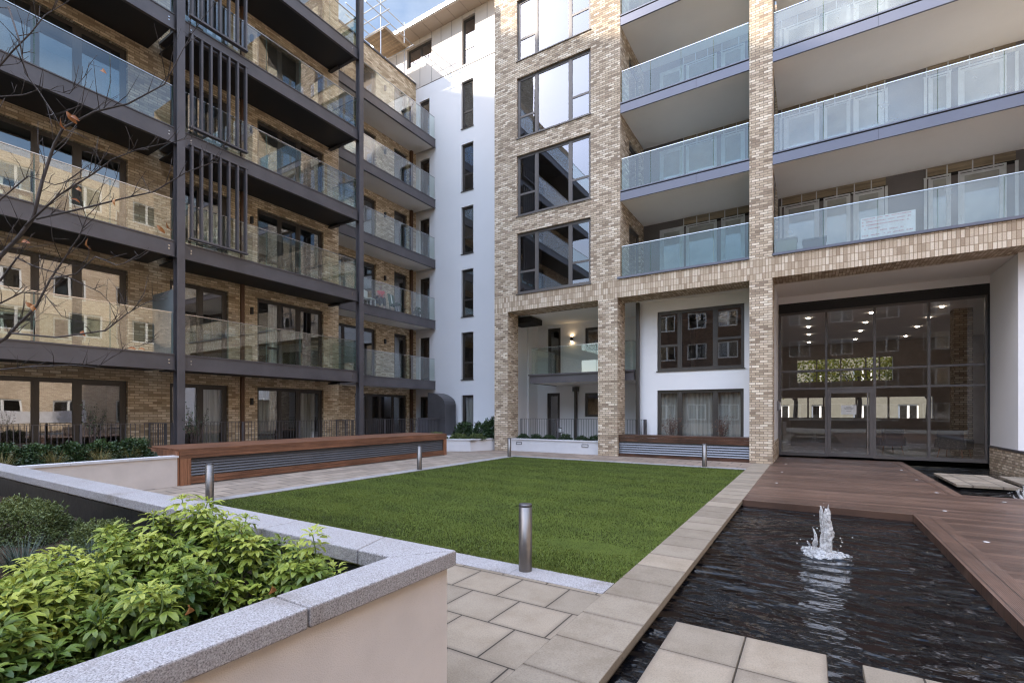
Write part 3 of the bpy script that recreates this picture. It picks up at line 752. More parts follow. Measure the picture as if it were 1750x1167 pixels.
# up-down lamp that is lit
m = MB(); m.mi = 0; m.box(-9.25, -9.17, 19.86, 19.995, 4.78, 4.98); m.mi = 1
m.quad((-9.24, 19.87, 4.985), (-9.18, 19.87, 4.985), (-9.18, 19.98, 4.985), (-9.24, 19.98, 4.985)); m.quad((-9.24, 19.87, 4.775), (-9.24, 19.98, 4.775), (-9.18, 19.98, 4.775), (-9.18, 19.87, 4.775))
m.build('wall_lamp', [M['black'], emit('warm_lamp', (1, .72, .42), 60)], T)

# lobby
Fl = FY(19.5)
w = MB(); w.quad((-1.002, 17.3, .66), (-1.002, 19.5, .66), (-1.002, 19.5, 5.6), (-1.002, 17.3, 5.6)); w.quad((4.46, 17.2, .6), (4.46, 17.2, 5.6), (4.46, 19.5, 5.6), (4.46, 19.5, .6))
w.quad((4.46, 17.2, .6), (12, 17.2, .6), (12, 17.2, 5.62), (4.46, 17.2, 5.62)); w.quad((-1, 19.46, 5.36), (4.46, 19.46, 5.36), (4.46, 19.46, 5.6), (-1, 19.46, 5.6))
w.build('lobby_surround', M['render'], T)
w = MB(); w.box(-1.5, -.985, 17.301, 19.44, 0, .64); w.build('lobby_plinth', M['brick_tower'], T)
m = MB(Fl); m.box(-.985, 4.458, -.06, .02, 5.03, 5.37)
k = -.9
while k < 4.35: m.box(k, k + U(.08, .2), -.05, .035, 5.3, 5.39 + U(-.03, .03)); k += U(.14, .3)
m.box(4.41, 4.457, -.06, .03, .05, 5.03); m.build('weather_membrane', M['membrane'], T)
xs = [-.95, .42, 1.74, 3.09, 4.40]
m = MB(Fl)
for x in xs: m.box(x - .035, x + .035, -.13, .0, .06, 5.03)
for i in range(4):
    a, b = xs[i] + .036, xs[i + 1] - .036
    for z in ((.06, .17), (2.345, 2.405), (2.96, 3.02), (4.97, 5.03)):
        if i == 1 and z[0] < .1: continue
        m.box(a, b, -.12, -.006, *z)
lg = m.build('lobby_glazing', M['frame_grey'], T)
for i in range(4):
    for z0, z1 in ((.17, 2.345), (2.405, 2.96), (3.02, 4.97)):
        if i == 1 and z0 < 1: continue
        g = MB(Fl); g.quad((xs[i] + .035, -.06, z0), (xs[i] + .035, -.06, z1), (xs[i + 1] - .035, -.06, z1), (xs[i + 1] - .035, -.06, z0)); g.build('pane', M['lobby_pane'], lg)
m = MB(Fl); m.mi = 0
m.box(.457, .56, -.1, .012, .08, 2.34); m.box(1.60, 1.703, -.1, .012, .08, 2.34); m.box(.56, 1.6, -.1, .012, 2.2, 2.34); m.box(.56, 1.6, -.1, .012, .08, .2)
dr = m.build('entrance_door', M['frame_grey'], T)
g = MB(Fl); g.quad((.56, -.05, .2), (.56, -.05, 2.2), (1.6, -.05, 2.2), (1.6, -.05, .2)); g.build('pane', M['lobby_pane'], dr)
m = MB(Fl); m.tube([(1.55, .07, .22), (1.55, .07, 2.2)], .02, 10); m.box(1.54, 1.56, -.02, .07, .4, .42); m.box(1.54, 1.56, -.02, .07, 2.0, 2.02); m.build('pull_handle', M['rail'], dr)
m = MB(); m.mi = 0
m.quad((-4, 19.66, .07), (8, 19.66, .07), (8, 30, .07), (-4, 30, .07))
m.mi = 1; m.quad((-4, 19.66, 5.1), (-4, 30, 5.1), (8, 30, 5.1), (8, 19.66, 5.1))
m.mi = 2; m.quad((-4, 19.66, .07), (-4, 30, .07), (-4, 30, 5.1), (-4, 19.66, 5.1)); m.quad((8, 19.66, .07), (8, 19.66, 5.1), (8, 30, 5.1), (8, 30, .07))
mm = MB(FY(30.0)); m.build('lobby_interior', [plain('lobby_floor_tile', (.55, .53, .52), .25, var=.05), plain('lobby_ceiling', (.75, .70, .66), .8, var=.04), plain('lobby_wall_paint', (.50, .45, .42), .8)], T)
mm.wall(-4, 8, .07, 5.1, [(-.65, 3.4, 3.15, 4.33), (-2.6, 4.9, 1.28, 2.32)], reveal=.25)
for x in (.2, 1.25, 2.3, 2.85): mm.box(x, x + .06, -.2, -.15, 3.15, 4.33)
for x in (-1.6, -.2, .5, 1.9, 3.2): mm.box(x, x + .08, -.2, -.15, 1.28, 2.32)
mm.box(-.65, 3.4, -.2, -.15, 3.68, 3.73)
mm.build('lobby_back_wall', plain('lobby_back_paint', (.34, .30, .27), .8), T)
m = MB(); m.box(4.13, 4.62, 22, 22.5, .07, 5.1); m.build('lobby_column', brick_mat('lobby_brick', BL, (.1, .08, .06), gain=.6), T)
M['dl'] = emit('downlight_disc', (1, .9, .76), 40)
for x in (-.11, 1.8, 3.7):
    for y in (21.25, 23.4, 25.7, 28.6):
        m = MB(); m.lathe((x, y, 5.07), [(.055, .02), (.055, 0), (.0, -.001)], 12); m.build('downlight', M['dl'], T)
w = MB(); w.box(4.44, 4.8, 12.25, 19.44, -.45, .545); w.mi = 1; w.box(4.425, 4.83, 12.2, 19.45, .546, .60); w.mi = 2; w.box(4.8, 12, 12.25, 17.2, -.4, .5)
tag(w.build('plinth_wall', [M['brick_tower'], M['steel'], M['paving_back']]), 'low brick plinth wall with dark coping beside the entrance pond', 'wall')
w = MB(FY(30.25)); w.wall(-11.1, 12, 0, 24, [(-.65, 3.4, 3.15, 4.33), (-2.6, 4.9, 1.28, 2.32)], reveal=0.01); w.build('rear_wall', M['brick_tower'], T)

# ------------------------------------------------------------------ planters
def prism(m, poly, z0, z1):
    n = len(poly); P = [(x, y, z0) for x, y in poly] + [(x, y, z1) for x, y in poly]
    m._add(P, [tuple(range(n - 1, -1, -1)), tuple(range(n, 2 * n))] + [(i, (i + 1) % n, n + (i + 1) % n, n + i) for i in range(n)])

P1 = thing('planter', 'large raised planter with speckled granite coping, full of golden green shrubs, nearest the camera', 'planter', (-1.7, 1.9, 0))
m = MB(); m.box(-10.9, -1.61, 1.75, 1.95, -.1, .769, skip='z'); m.box(-1.76, -1.61, -3, 1.75, -.1, .769, skip='z'); m.build('wall', M['planter_wall'], P1)
m = MB(); xo, xi, yo, yi = -1.575, -1.79, 1.985, 1.72
def stones(cuts, fn):
    for a, b in zip(cuts, cuts[1:]): fn(a + .0025, b - .0025)
prism(m, [(xo, yo), (xi + .002, yi + .002), (-2.02, yi), (-2.10, yo)], .77, .85)
prism(m, [(xo, yo - .005), (xo, 1.12), (xi, 1.12), (xi, yi - .005)], .77, .85)
stones([-10.9, -9.7, -8.5, -7.35, -6.2, -5.05, -3.95, -2.9], lambda a, b: m.box(a, b, yi, yo, .77, .85))
prism(m, [(-2.897, yi), (-2.897, yo), (-2.105, yo), (-2.025, yi)], .77, .85)
stones([-3, -1.9, -.9, .17, 1.115], lambda a, b: m.box(xi, xo, a, b, .77, .85))
m.build('coping', M['granite'], P1, bevel=.007)
m = MB(); m.box(-10.9, -1.78, 1.735, 1.749, .3, .755); m.box(-1.775, -1.761, -3, 1.73, .3, .755); m.build('membrane', M['membrane'], P1)
def soil(name, x0, x1, y0, y1, z, parent, k=.09, amp=.05):
    m = MB(); nx = max(2, int((x1 - x0) / k)); ny = max(2, int((y1 - y0) / k)); m.sm = True
    P = [(x0 + (x1 - x0) * i / nx, y0 + (y1 - y0) * j / ny, z + amp * (math.sin(i * .9 + j * .5) * .3 + R() * .7)) for j in range(ny + 1) for i in range(nx + 1)]
    m._add(P, [(j * (nx + 1) + i, j * (nx + 1) + i + 1, (j + 1) * (nx + 1) + i + 1, (j + 1) * (nx + 1) + i) for j in range(ny) for i in range(nx)])
    return m.build(name, M['soil'], parent)
soil('soil', -8.2, -1.78, -.6, 1.735, .52, P1)
m = MB(); m.box(-10.9, -8.2, -.6, 1.735, .3, .53); m.build('soil', M['soil'], P1)

P2 = thing('planter', 'pale planter of low evergreens and grasses at the near end of the long bench', 'planter', (-12.4, 3, 0))
m = MB(); m.box(-11.6, -11.44, .5, 4.96, 0, .60); m.box(-13.6, -13.45, .5, 4.96, 0, .60); m.box(-13.45, -11.6, 4.8, 4.96, 0, .6); m.build('wall', M['planter_wall'], P2)
m = MB(); stones([.5, 1.4, 2.3, 3.2, 4.1, 4.97], lambda a, b: m.box(-11.62, -11.42, a, b, .601, .645)); m.build('coping', M['planter_pale'], P2)
soil('soil', -13.45, -11.6, .5, 4.8, .54, P2, .2)

P3 = thing('planter', 'small angled white planter of dark shrubs in the far corner beside the brick tower', 'planter', (-11.5, 15.7, 0))
m = MB(); prism(m, [(-13.4, 14.55), (-11.62, 15.55), (-11.18, 16.9), (-11.18, 18.9), (-15.8, 18.9), (-14.5, 14.55)], -.05, .44); m.build('wall', M['planter_pale'], P3)
m = MB(); prism(m, [(-13.43, 14.51), (-11.59, 15.53), (-11.15, 16.9), (-11.4, 16.98), (-11.8, 15.72), (-13.5, 14.75)], .441, .48); m.build('coping', M['planter_pale'], P3)
soil('soil', -13.2, -11.5, 15.5, 18.8, .40, P3, .2)
P4 = thing('planter', 'white planter with two slim step lights between the first two brick piers', 'planter', (-8.5, 16.8, 0))
m = MB(); m.box(-10.449, -6.582, 16.7, 17.45, -.05, .46); m.build('wall', M['planter_pale'], P4)
m = MB(); stones([-10.449, -9.4, -7.9, -6.582], lambda a, b: m.box(a, b, 16.67, 16.87, .461, .50)); m.build('coping', M['planter_pale'], P4)
soil('soil', -10.4, -6.6, 16.87, 17.44, .45, P4, .15, .03)
for x in (-10.04, -7.17):
    m = MB(); m.mi = 0; m.box(x - .13, x + .13, 16.682, 16.699, .27, .285); m.box(x - .13, x + .13, 16.682, 16.699, .355, .37); m.box(x - .13, x - .115, 16.682, 16.699, .285, .355); m.box(x + .115, x + .13, 16.682, 16.699, .285, .355)
    m.mi = 1; m.box(x - .115, x + .115, 16.69, 16.699, .285, .355); m.build('step_light', [M['black'], M['planter_pale']], P4)

# ------------------------------------------------------------------ benches
B = thing('bench', 'long reddish hardwood bench with grey louvred front along the left path', 'bench', (-12.2, 9.4, 0))
x0, x1, y0, y1 = -13.15, -11.4, 4.98, 13.8
m = MB(rot=True); n = 12
for i in range(n):
    a = x0 + (x1 - .045 - x0) * i / n; m.box(a + .003, a + (x1 - .045 - x0) / n - .003, y0, y1, .745, .78)
m.build('seat_top', M['ipe'], B)
m = MB()
for z0, z1 in ((.575, .638), (.642, .706), (.71, .782)): m.box(x1 - .042, x1, y0 + .002, y1 - .002, z0, z1)
m.build('front_fascia', M['ipe'], B)
for a, b in ((y0 + .002, y0 + .22), (y1 - .18, y1 - .002)):
    m = MB()
    for i in range(3): w_ = (b - a) / 3; m.box(x1 - .04, x1 - .002, a + i * w_ + .002, a + (i + 1) * w_ - .002, .0, .573)
    m.build('end_post', M['ipe_end'], B)
m = MB()
for i in range(8): m.box(x0 + i * .215, x0 + i * .215 + .21, y0 - .035, y0, .0, .74)
m.build('end_panel', M['ipe_end'], B)
m = MB()
for i in range(6):
    z = .20 + i * .063
    m._add([(x1 - .05, y0 + .22, z), (x1 - .05, y1 - .18, z), (x1 - .085, y1 - .18, z + .05), (x1 - .085, y0 + .22, z + .05), (x1 - .056, y0 + .22, z - .008), (x1 - .056, y1 - .18, z - .008)], [(0, 1, 2, 3), (0, 4, 5, 1)])
m.box(x1 - .12, x1 - .1, y0 + .1, y1 - .1, 0, .6)
m.build('louvre', M['louvre'], B)
m = MB(); m.box(x1 - .05, x1 - .012, y0 + .221, y1 - .181, .02, .095); m.box(x1 - .05, x1 - .006, y0 + .221, y1 - .181, .1, .175); m.build('base_rail', M['ipe'], B)
m = MB(); m.box(x0, x1 - .13, y0 + .1, y1 - .05, .02, .7); m.build('core', M['dark'], B)

B2 = thing('bench', 'dark weathered hardwood bench with grey louvred front between two brick piers', 'bench', (-3.7, 16.9, 0))
x0, x1, y0, y1 = -5.845, -1.64, 16.62, 17.3
m = MB()
for i in range(5): m.box(x0, x1, y0 + .03 + i * .13, y0 + .155 + i * .13, .735, .765)
m.build('seat_top', M['ipe_dark'], B2)
m = MB()
for z0, z1 in ((.53, .60), (.605, .675), (.68, .767)): m.box(x0, x1, y0 - .012, y0 + .026, z0, z1)
m.build('front_fascia', M['ipe_dark'], B2)
m = MB()
for i in range(5):
    z = .12 + i * .078
    m._add([(x0, y0, z), (x1, y0, z), (x1, y0 + .045, z + .062), (x0, y0 + .045, z + .062), (x0, y0 + .01, z - .012), (x1, y0 + .01, z - .012)], [(0, 1, 2, 3), (0, 4, 5, 1)])
m.box(x0, x1, y0 + .06, y0 + .08, 0, .6)
m.build('louvre', M['louvre'], B2)
m = MB(); m.box(x0, x1, y0 - .004, y0 + .05, .0, .095); m.build('base_rail', M['ipe_dark'], B2)

# ------------------------------------------------------------------ bollard lights
def bollard():
    t = thing('bollard', 'x', 'bollard', (0, 0, 0), 'bollard lights round the lawn')
    m = MB(); m.sm = True; m.lathe((0, 0, 0), [(.066, .003), (.066, .635)], 28); m.build('post', M['bollard'], t)
    m = MB(); m.sm = True; m.lathe((0, 0, 0), [(.0655, .640), (.0665, .642), (.0665, .655), (.060, .662), (.0, .664)], 28); m.build('cap', M['bollard_top'], t)
    return t
bt = bollard()
spots = [((-2.41, 4.13), 'largest bollard light, on the granite kerb at the near lawn edge'),
         ((-9.10, 4.45), 'bollard light partly hidden by the golden shrubs, in front of the long bench near end'),
         ((-9.08, 9.83), 'bollard light halfway along the left kerb, in front of the long timber bench'),
         ((-9.06, 14.40), 'bollard light at the far left lawn corner, before the step light planter'),
         ((-2.61, 14.66), 'bollard light on the far kerb in front of the dark weathered bench')]
for i, ((x, y), lab) in enumerate(spots):
    if i == 0: o = bt
    else:
        o = bt.copy(); col.objects.link(o)
        for ch in list(bt.children):
            c = ch.copy(); col.objects.link(c); c.parent = o
    o.location = (x, y, 0); o['label'] = lab

# ------------------------------------------------------------------ railings
def railing(label, a, b, ztop, zbot, step=.105, posts=2.0, group='flat bar railings round the terraces'):
    a = Vector(a); b = Vector(b); L = (b - a).length; d = (b - a) / L; nrm = Vector((-d.y, d.x))
    t = thing('railing', label, 'railing', (a.x, a.y, 0), group)
    def bar(m, s0, s1, w, z0, z1):
        p = [a + d * s0 - nrm * w, a + d * s1 - nrm * w, a + d * s1 + nrm * w, a + d * s0 + nrm * w]
        prism(m, [tuple(q) for q in p], z0, z1)
    m = MB(); bar(m, 0, L, .02, ztop - .012, ztop); m.build('handrail', M['steel'], t); m = MB(); bar(m, 0, L, .012, zbot + .08, zbot + .092); m.build('bottom_rail', M['steel'], t)
    k = max(1, round(L / posts))
    for i in range(k + 1):
        m = MB(); s = i * L / k; bar(m, max(0, s - .022), min(L, s + .022), .022, 0, ztop - .013); m.build('post', M['steel'], t)
    for i in range(k):
        m = MB(); s = i * L / k + .07
        while s < (i + 1) * L / k - .04: bar(m, s - .006, s + .006, .006, zbot + .0925, ztop - .0125); s += step
        m.build('bar_panel', M['steel'], t)
    return t
railing('long dark flat bar railing in front of the left block ground floor windows', (-15.2, .5), (-15.2, 18.3), 1.27, .1)
railing('short dark railing dividing two left terraces beside the first steel post', (-16.25, 6.3), (-15.25, 6.3), 1.27, .1, posts=1.2)
railing('short dark railing dividing two left terraces beside the second steel post', (-16.25, 12.75), (-15.25, 12.75), 1.27, .1, posts=1.2)
railing('dark railing behind the white planter under the recessed balcony', (-10.45, 17.52), (-5.2, 17.52), 1.30, .46, posts=1.75)
railing('short dark return railing beside the curtained ground floor window', (-5.2, 17.56), (-5.2, 17.78), 1.30, .46, step=.05, posts=1)

# ------------------------------------------------------------------ ponds: stones, fountains, deck lights
def platform(label, xs, ys, gap=.004, top=.012):
    t = thing('stepping_stone', label, 'stepping stone', ((xs[0] + xs[-1]) / 2, (ys[0] + ys[-1]) / 2, -.1), 'stepping stones in the ponds')
    for i in range(len(xs) - 1):
        for j in range(len(ys) - 1):
            m = MB(); m.mi = 0; m.box(xs[i] + gap / 2, xs[i + 1] - gap / 2, ys[j] + gap / 2, ys[j + 1] - gap / 2, top - .055, top)
            m.build('slab', M['slab'], t, bevel=.004)
    m = MB(); m.box(xs[0] + .08, xs[-1] - .08, ys[0] + .08, ys[-1] - .08, -.4, top - .06); m.build('support', M['dark'], t)
platform('pale stepping stone of paired slabs at the bottom left of the near pond', (-.86, -.39, .085), (1.76, 2.25, 2.735, 3.22, 3.705))
platform('pale stepping stone at the bottom right of the near pond, mostly cropped', (.265, .735, 1.205), (1.75, 2.235, 2.72, 3.19, 3.675))
platform('pale slab stepping stone in the entrance pond beside the brown deck', (2.66, 3.16, 3.67), (13.9, 14.68, 15.46, 16.24))
platform('pale slab stepping stone in the entrance pond against the brick plinth', (3.86, 4.38), (14.5, 15.38, 16.25))

def fountain(label, x, y, h, seed):
    rs = random.Random(seed)
    t = thing('fountain', label, 'fountain', (x, y, -.1), 'foaming fountain jets')
    m = MB(); m.sm = True
    n = 18
    def jet(cx, cy, hh, r0, rt, wob, lean):
        prof = []
        k = 22
        b = len(m.v); P = []; fs = []
        ph = [rs.uniform(0, 6) for _ in range(4)]
        for i in range(k + 1):
            s = i / k; z = hh * s
            r = (r0 * (1 - s) + rt * s) * (1 + .22 * math.sin(s * 9 + ph[0]) + .12 * math.sin(s * 21 + ph[1]))
            if s > .86: r *= max(.18, 1 - (s - .86) * 6)
            ox = lean * s + wob * math.sin(s * 6 + ph[2]); oy = wob * math.sin(s * 5 + ph[3])
            for j in range(n):
                a = 2 * math.pi * j / n; rr = r * (1 + .24 * math.sin(3 * a + s * 7 + ph[1]) + .12 * rs.uniform(-1, 1))
                P.append((x + cx + ox + rr * math.cos(a), y + cy + oy + rr * math.sin(a), -.11 + z + .012 * rs.uniform(-1, 1)))
        for i in range(k):
            for j in range(n):
                j2 = (j + 1) % n; fs.append((i * n + j, i * n + j2, (i + 1) * n + j2, (i + 1) * n + j))
        fs.append(tuple(k * n + j for j in range(n)))
        m._add(P, fs)
    jet(.02, 0, h * .93, .046, .036, .016, .02); jet(.045, .0, h, .03, .016, .012, .012); jet(-.015, .01, h * .98, .028, .014, .010, .0)
    jet(-.07, .0, h * .52, .026, .010, .016, -.035); jet(-.11, .02, h * .22, .014, .008, .01, -.06)
    m.build('jet', M['foam'], t)
    m = MB(); m.sm = True; P = []; fs = []; k = 10; nn = 40
    for i in range(k + 1):
        r = .25 * i / k
        for j in range(nn):
            a = 2 * math.pi * j / nn; r2 = r * (1 + .25 * math.sin(3 * a + 1) + .15 * rs.uniform(-1, 1))
            P.append((x + r2 * math.cos(a) * 1.05, y + r2 * math.sin(a), -.1 + (.045 * (1 - i / k) ** 1.5 if i < k else -.012) + .018 * rs.uniform(-1, .6) * (1 if i < k else 0)))
    for i in range(k):
        for j in range(nn):
            j2 = (j + 1) % nn; fs.append((i * nn + j, i * nn + j2, (i + 1) * nn + j2, (i + 1) * nn + j))
    m._add(P, fs); m.build('splash', M['foam'], t)
    m = MB(); m.sm = True
    for i in range(60):
        a = rs.uniform(0, 6.28); d = abs(rs.gauss(.05, .14)); z = rs.uniform(-.08, h * max(.12, 1 - d * 4)); r = rs.uniform(.004, .011)
        m.lathe((x + d * math.cos(a), y + d * math.sin(a), z), [(.001, -r), (r, -r * .3), (r * .8, r * .5), (.001, r)], 6)
    m.build('droplets', M['foam'], t)
fountain('white foaming fountain jet in the large near pond', .12, 6.8, .58, 5)
fountain('white foaming fountain jet at the right edge of the entrance pond', 3.42, 12.75, .45, 9)

lights = [(-.70, 18.9), (-.66, 16.7), (-.66, 14.45), (-.66, 12.15), (2.06, 18.8), (2.06, 16.6), (2.06, 14.4), (2.06, 12.3), (1.79, 10.1), (2.85, 11.65), (1.79, 7.95)]
names = ['tiny deck light by the lobby left corner', 'tiny deck light beside the brick pier foot', 'tiny deck light on the left deck edge, third from the lobby', 'tiny deck light at the left deck edge above the pond corner',
         'tiny deck light right of the entrance door', 'tiny deck light at the far edge of the entrance pond', 'tiny deck light beside the entrance pond stepping stone', 'tiny deck light at the corner of the entrance pond',
         'tiny deck light by the far right corner of the near pond', 'tiny deck light at the right side of the frame by the entrance pond', 'tiny deck light on the right boards level with the near fountain']
for (x, y), nm in zip(lights, names):
    t = thing('deck_light', nm, 'deck light', (x, y, 0), 'small round lights set in the deck')
    m = MB(); m.lathe((x, y, 0), [(.036, .0005), (.036, .006), (.028, .008)], 16); m.build('rim', M['rail'], t)
    m = MB(); m.lathe((x, y, 0), [(.027, .0078), (.027, .0092), (0, .0095)], 16); m.build('lens', M['white'], t)

# ------------------------------------------------------------------ vegetation builders
class LeafMesh:
    def __init__(s): s.v = []; s.f = []; s.t = []
    def leaf(s, base, d, up, L, W, tint, curl=.25, fold=.18, obov=.62):
        d = d.normalized(); side = d.cross(up)
        side = side.normalized() if side.length > 1e-4 else Vector((1, 0, 0)); nrm = side.cross(d)
        b = len(s.v)
        mid = [(0, 0), (.30, .05), (obov, .04), (.86, -curl * .5), (1, -curl)]
        wid = [.10, .58, 1.0, .74, .10]
        for (u, z), w in zip(mid, wid):
            c = base + d * (L * u) + nrm * (L * z)
            s.v.append(tuple(c - side * (W * w * .5) + nrm * (fold * W * w * .5)))
            s.v.append(tuple(c))
            s.v.append(tuple(c + side * (W * w * .5) + nrm * (fold * W * w * .5)))
            s.t += [tint, tint * .86, tint]
        for i in range(4):
            for k in range(2): s.f.append((b + i * 3 + k, b + i * 3 + k + 1, b + i * 3 + k + 4, b + i * 3 + k + 3))
    def blade(s, base, d, L, W, tint, droop=.3, seg=4):
        side = d.cross(Vector((0, 0, 1))); side = side.normalized() if side.length > 1e-4 else Vector((1, 0, 0))
        b = len(s.v); p = base.copy(); dd = d.normalized()
        for i in range(seg + 1):
            w = W * (1 - (i / seg) ** 1.5) + .0004
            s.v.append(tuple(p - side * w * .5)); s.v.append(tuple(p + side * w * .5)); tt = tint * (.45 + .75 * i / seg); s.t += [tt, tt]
            dd = (dd + Vector((0, 0, -droop / seg))).normalized(); p = p + dd * (L / seg)
        for i in range(seg): s.f.append((b + 2 * i, b + 2 * i + 1, b + 2 * i + 3, b + 2 * i + 2))
    def build(s, name, mat, parent):
        m = MB(); m.v = [tuple(v) for v in s.v]; m.f = [list(f) for f in s.f]; k = len(s.f)
        m.m = [0] * k; m.rotf = [False] * k; m.smooth = [True] * k
        return m.build(name, mat, parent, tint=np.clip(np.array(s.t, 'f'), 0, 1))

def rv(z0=-1, z1=1):
    a = U(0, 2 * math.pi); z = U(z0, z1); r = math.sqrt(max(0, 1 - z * z)); return Vector((r * math.cos(a), r * math.sin(a), z))

def choisya(label, x, y, z, rx, ry, h, shoots, bright=.0, leaf=.060):
    t = thing('shrub', label, 'shrub', (x, y, z), 'golden green shrubs in the near planter')
    st = MB(); lf = LeafMesh()
    for i in range(shoots):
        a = U(0, 6.283); rr = math.sqrt(R())
        tip = Vector((x + rx * rr * math.cos(a), y + ry * rr * math.sin(a), z + h * (.26 + .74 * (1 - rr ** 2 * .6)) * U(.5, 1.12)))
        root = Vector((x + rx * .4 * rr * math.cos(a) + U(-.05, .05), y + ry * .4 * rr * math.sin(a) + U(-.05, .05), z - .02))
        mid = root.lerp(tip, .55) + Vector((U(-.04, .04), U(-.04, .04), .04))
        pts = [root, root.lerp(mid, .5) + rv() * .012, mid, mid.lerp(tip, .5) + rv() * .01, tip]
        st.tube(pts, [.0055, .005, .0042, .0034, .0026], 5, cap=False)
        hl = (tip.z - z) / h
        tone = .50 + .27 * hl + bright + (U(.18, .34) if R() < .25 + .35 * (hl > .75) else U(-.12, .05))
        ax = (tip - mid).normalized()
        # terminal rosette of three-fingered leaves
        for ring, (nl, elev, sc, dz, dt) in enumerate(((5, .95, .5, .0, .16), (6, .40, .9, -.012, .10), (6, .02, 1.1, -.03, -.02), (5, -.15, 1.25, -.07, -.14), (5, -.3, 1.3, -.12, -.24), (4, -.35, 1.25, -.18, -.32))):
            for k in range(nl):
                w = 2 * math.pi * (k + .5 * (ring % 2)) / nl + U(-.25, .25)
                q = ax.orthogonal().normalized(); q2 = ax.cross(q); d0 = (q * math.cos(w) + q2 * math.sin(w)) * math.cos(elev) + ax * math.sin(elev) + Vector((0, 0, U(-.15, .1)))
                bp = tip + ax * dz + d0 * (.012 if ring else .004)
                L = leaf * sc * U(.8, 1.2)
                if ring in (1, 2, 3) and R() < .7:
                    s2 = d0.cross(Vector((0, 0, 1)))
                    bp2 = bp + d0.normalized() * L * .25
                    for ds in (-.75, 0, .75):
                        lf.leaf(bp2, d0 + s2 * ds, Vector((0, 0, 1)) + rv() * .3, L * (1 if ds == 0 else .82), L * .31, tone + dt + U(-.08, .08), curl=U(.05, .35))
                else: lf.leaf(bp, d0, Vector((0, 0, 1)) + rv() * .35, L, L * .33, tone + dt + U(-.1, .1), curl=U(.05, .4))
    st.sm = True
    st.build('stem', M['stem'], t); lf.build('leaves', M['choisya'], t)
    return t
ZS = .54
plants = [
 (-2.12, 1.52, .13, .16, .42, 16, .04, 'small upright golden shrub in the inner corner of the near planter'),
 (-2.52, 1.38, .26, .30, .44, 26, -.02, 'golden green shrub leaning toward the far coping, right of the tall middle shrub'),
 (-2.95, 1.30, .34, .36, .60, 44, .08, 'tallest yellow green shrub, in the middle of the near planter'),
 (-2.35, .98, .24, .30, .34, 26, -.10, 'low dark green shrub against the near side coping'),
 (-2.60, .72, .30, .32, .40, 32, -.04, 'bushy mid green shrub bulging over the side coping'),
 (-2.80, .98, .30, .30, .44, 34, .06, 'light green shrub with rosettes, left of the tall middle shrub'),
 (-2.30, .45, .22, .26, .30, 24, -.12, 'dark leafy shrub at the lower left beside the coping'),
 (-2.50, .50, .26, .22, .38, 30, -.02, 'mid green shrub at the bottom left of the picture'),
 (-3.12, .80, .22, .22, .34, 22, .06, 'yellow tipped shrub at the left edge of the planter'),
 (-2.78, .60, .22, .2, .30, 22, -.06, 'dark green shrub at the extreme lower left')]
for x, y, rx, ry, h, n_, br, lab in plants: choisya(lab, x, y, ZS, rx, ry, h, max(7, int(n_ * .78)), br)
# two withered leaves caught on the coping side
for (x, y, z), lab in (((-2.02, .90, .80), 'curled brown leaf lying in the shrubs near the coping'), ((-2.0, 1.22, .78), 'dry tan leaf caught in the shrub by the coping joint')):
    lf = LeafMesh(); lf.leaf(Vector((x, y, z)), Vector((.3, .2, .5)), Vector((0, 1, .4)), .05, .03, .8, curl=.5, fold=.6)
    o = lf.build('dry_leaf', M['autumn'], None); tag(o, lab, 'leaf')

def mound(name, label, cat, x, y, z, rx, ry, h, n_, mat, leaf=.022, group=None, width=.28, spread=.9):
    t = thing(name, label, cat, (x, y, z), group); lf = LeafMesh(); st = MB()
    for i in range(n_):
        d = rv(-.05, 1); rr = U(.55, 1.0) ** .6
        lump = 1 + .16 * math.sin(d.x * 7 + x * 3) * math.sin(d.y * 6 + y) + .1 * math.sin(d.z * 9)
        p = Vector((x + d.x * rx * rr * lump, y + d.y * ry * rr * lump, z + d.z * h * rr * lump))
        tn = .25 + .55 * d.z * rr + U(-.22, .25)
        for k in range(3):
            dd = (d + rv() * spread); lf.leaf(p + rv() * leaf * .4, dd, rv(0, 1), leaf * U(.7, 1.3), leaf * width * U(.8, 1.3), tn + U(-.08, .08))
    for i in range(10):
        d = rv(.2, 1); st.tube([(x, y, z - .03), (x + d.x * rx * .5, y + d.y * ry * .5, z + h * d.z * .5), (x + d.x * rx * .8, y + d.y * ry * .8, z + h * d.z * .85)], [.006, .004, .002], 4, cap=False)
    st.build('stem', M['twig'], t); lf.build('leaves', mat, t); return t
mound('shrub', 'rounded dense green heath mound under the far coping, at the left edge', 'shrub', -5.55, 1.22, .52, .50, .36, .30, 4200, M['heath'], .028)
mound('shrub', 'lower green heath mound in front of the dark membrane in the near planter', 'shrub', -4.55, 1.46, .52, .30, .22, .20, 2200, M['heath'], .026)
mound('shrub', 'small heath mound cropped by the left edge of the picture', 'shrub', -4.9, .72, .52, .26, .2, .2, 1500, M['heath'], .026)

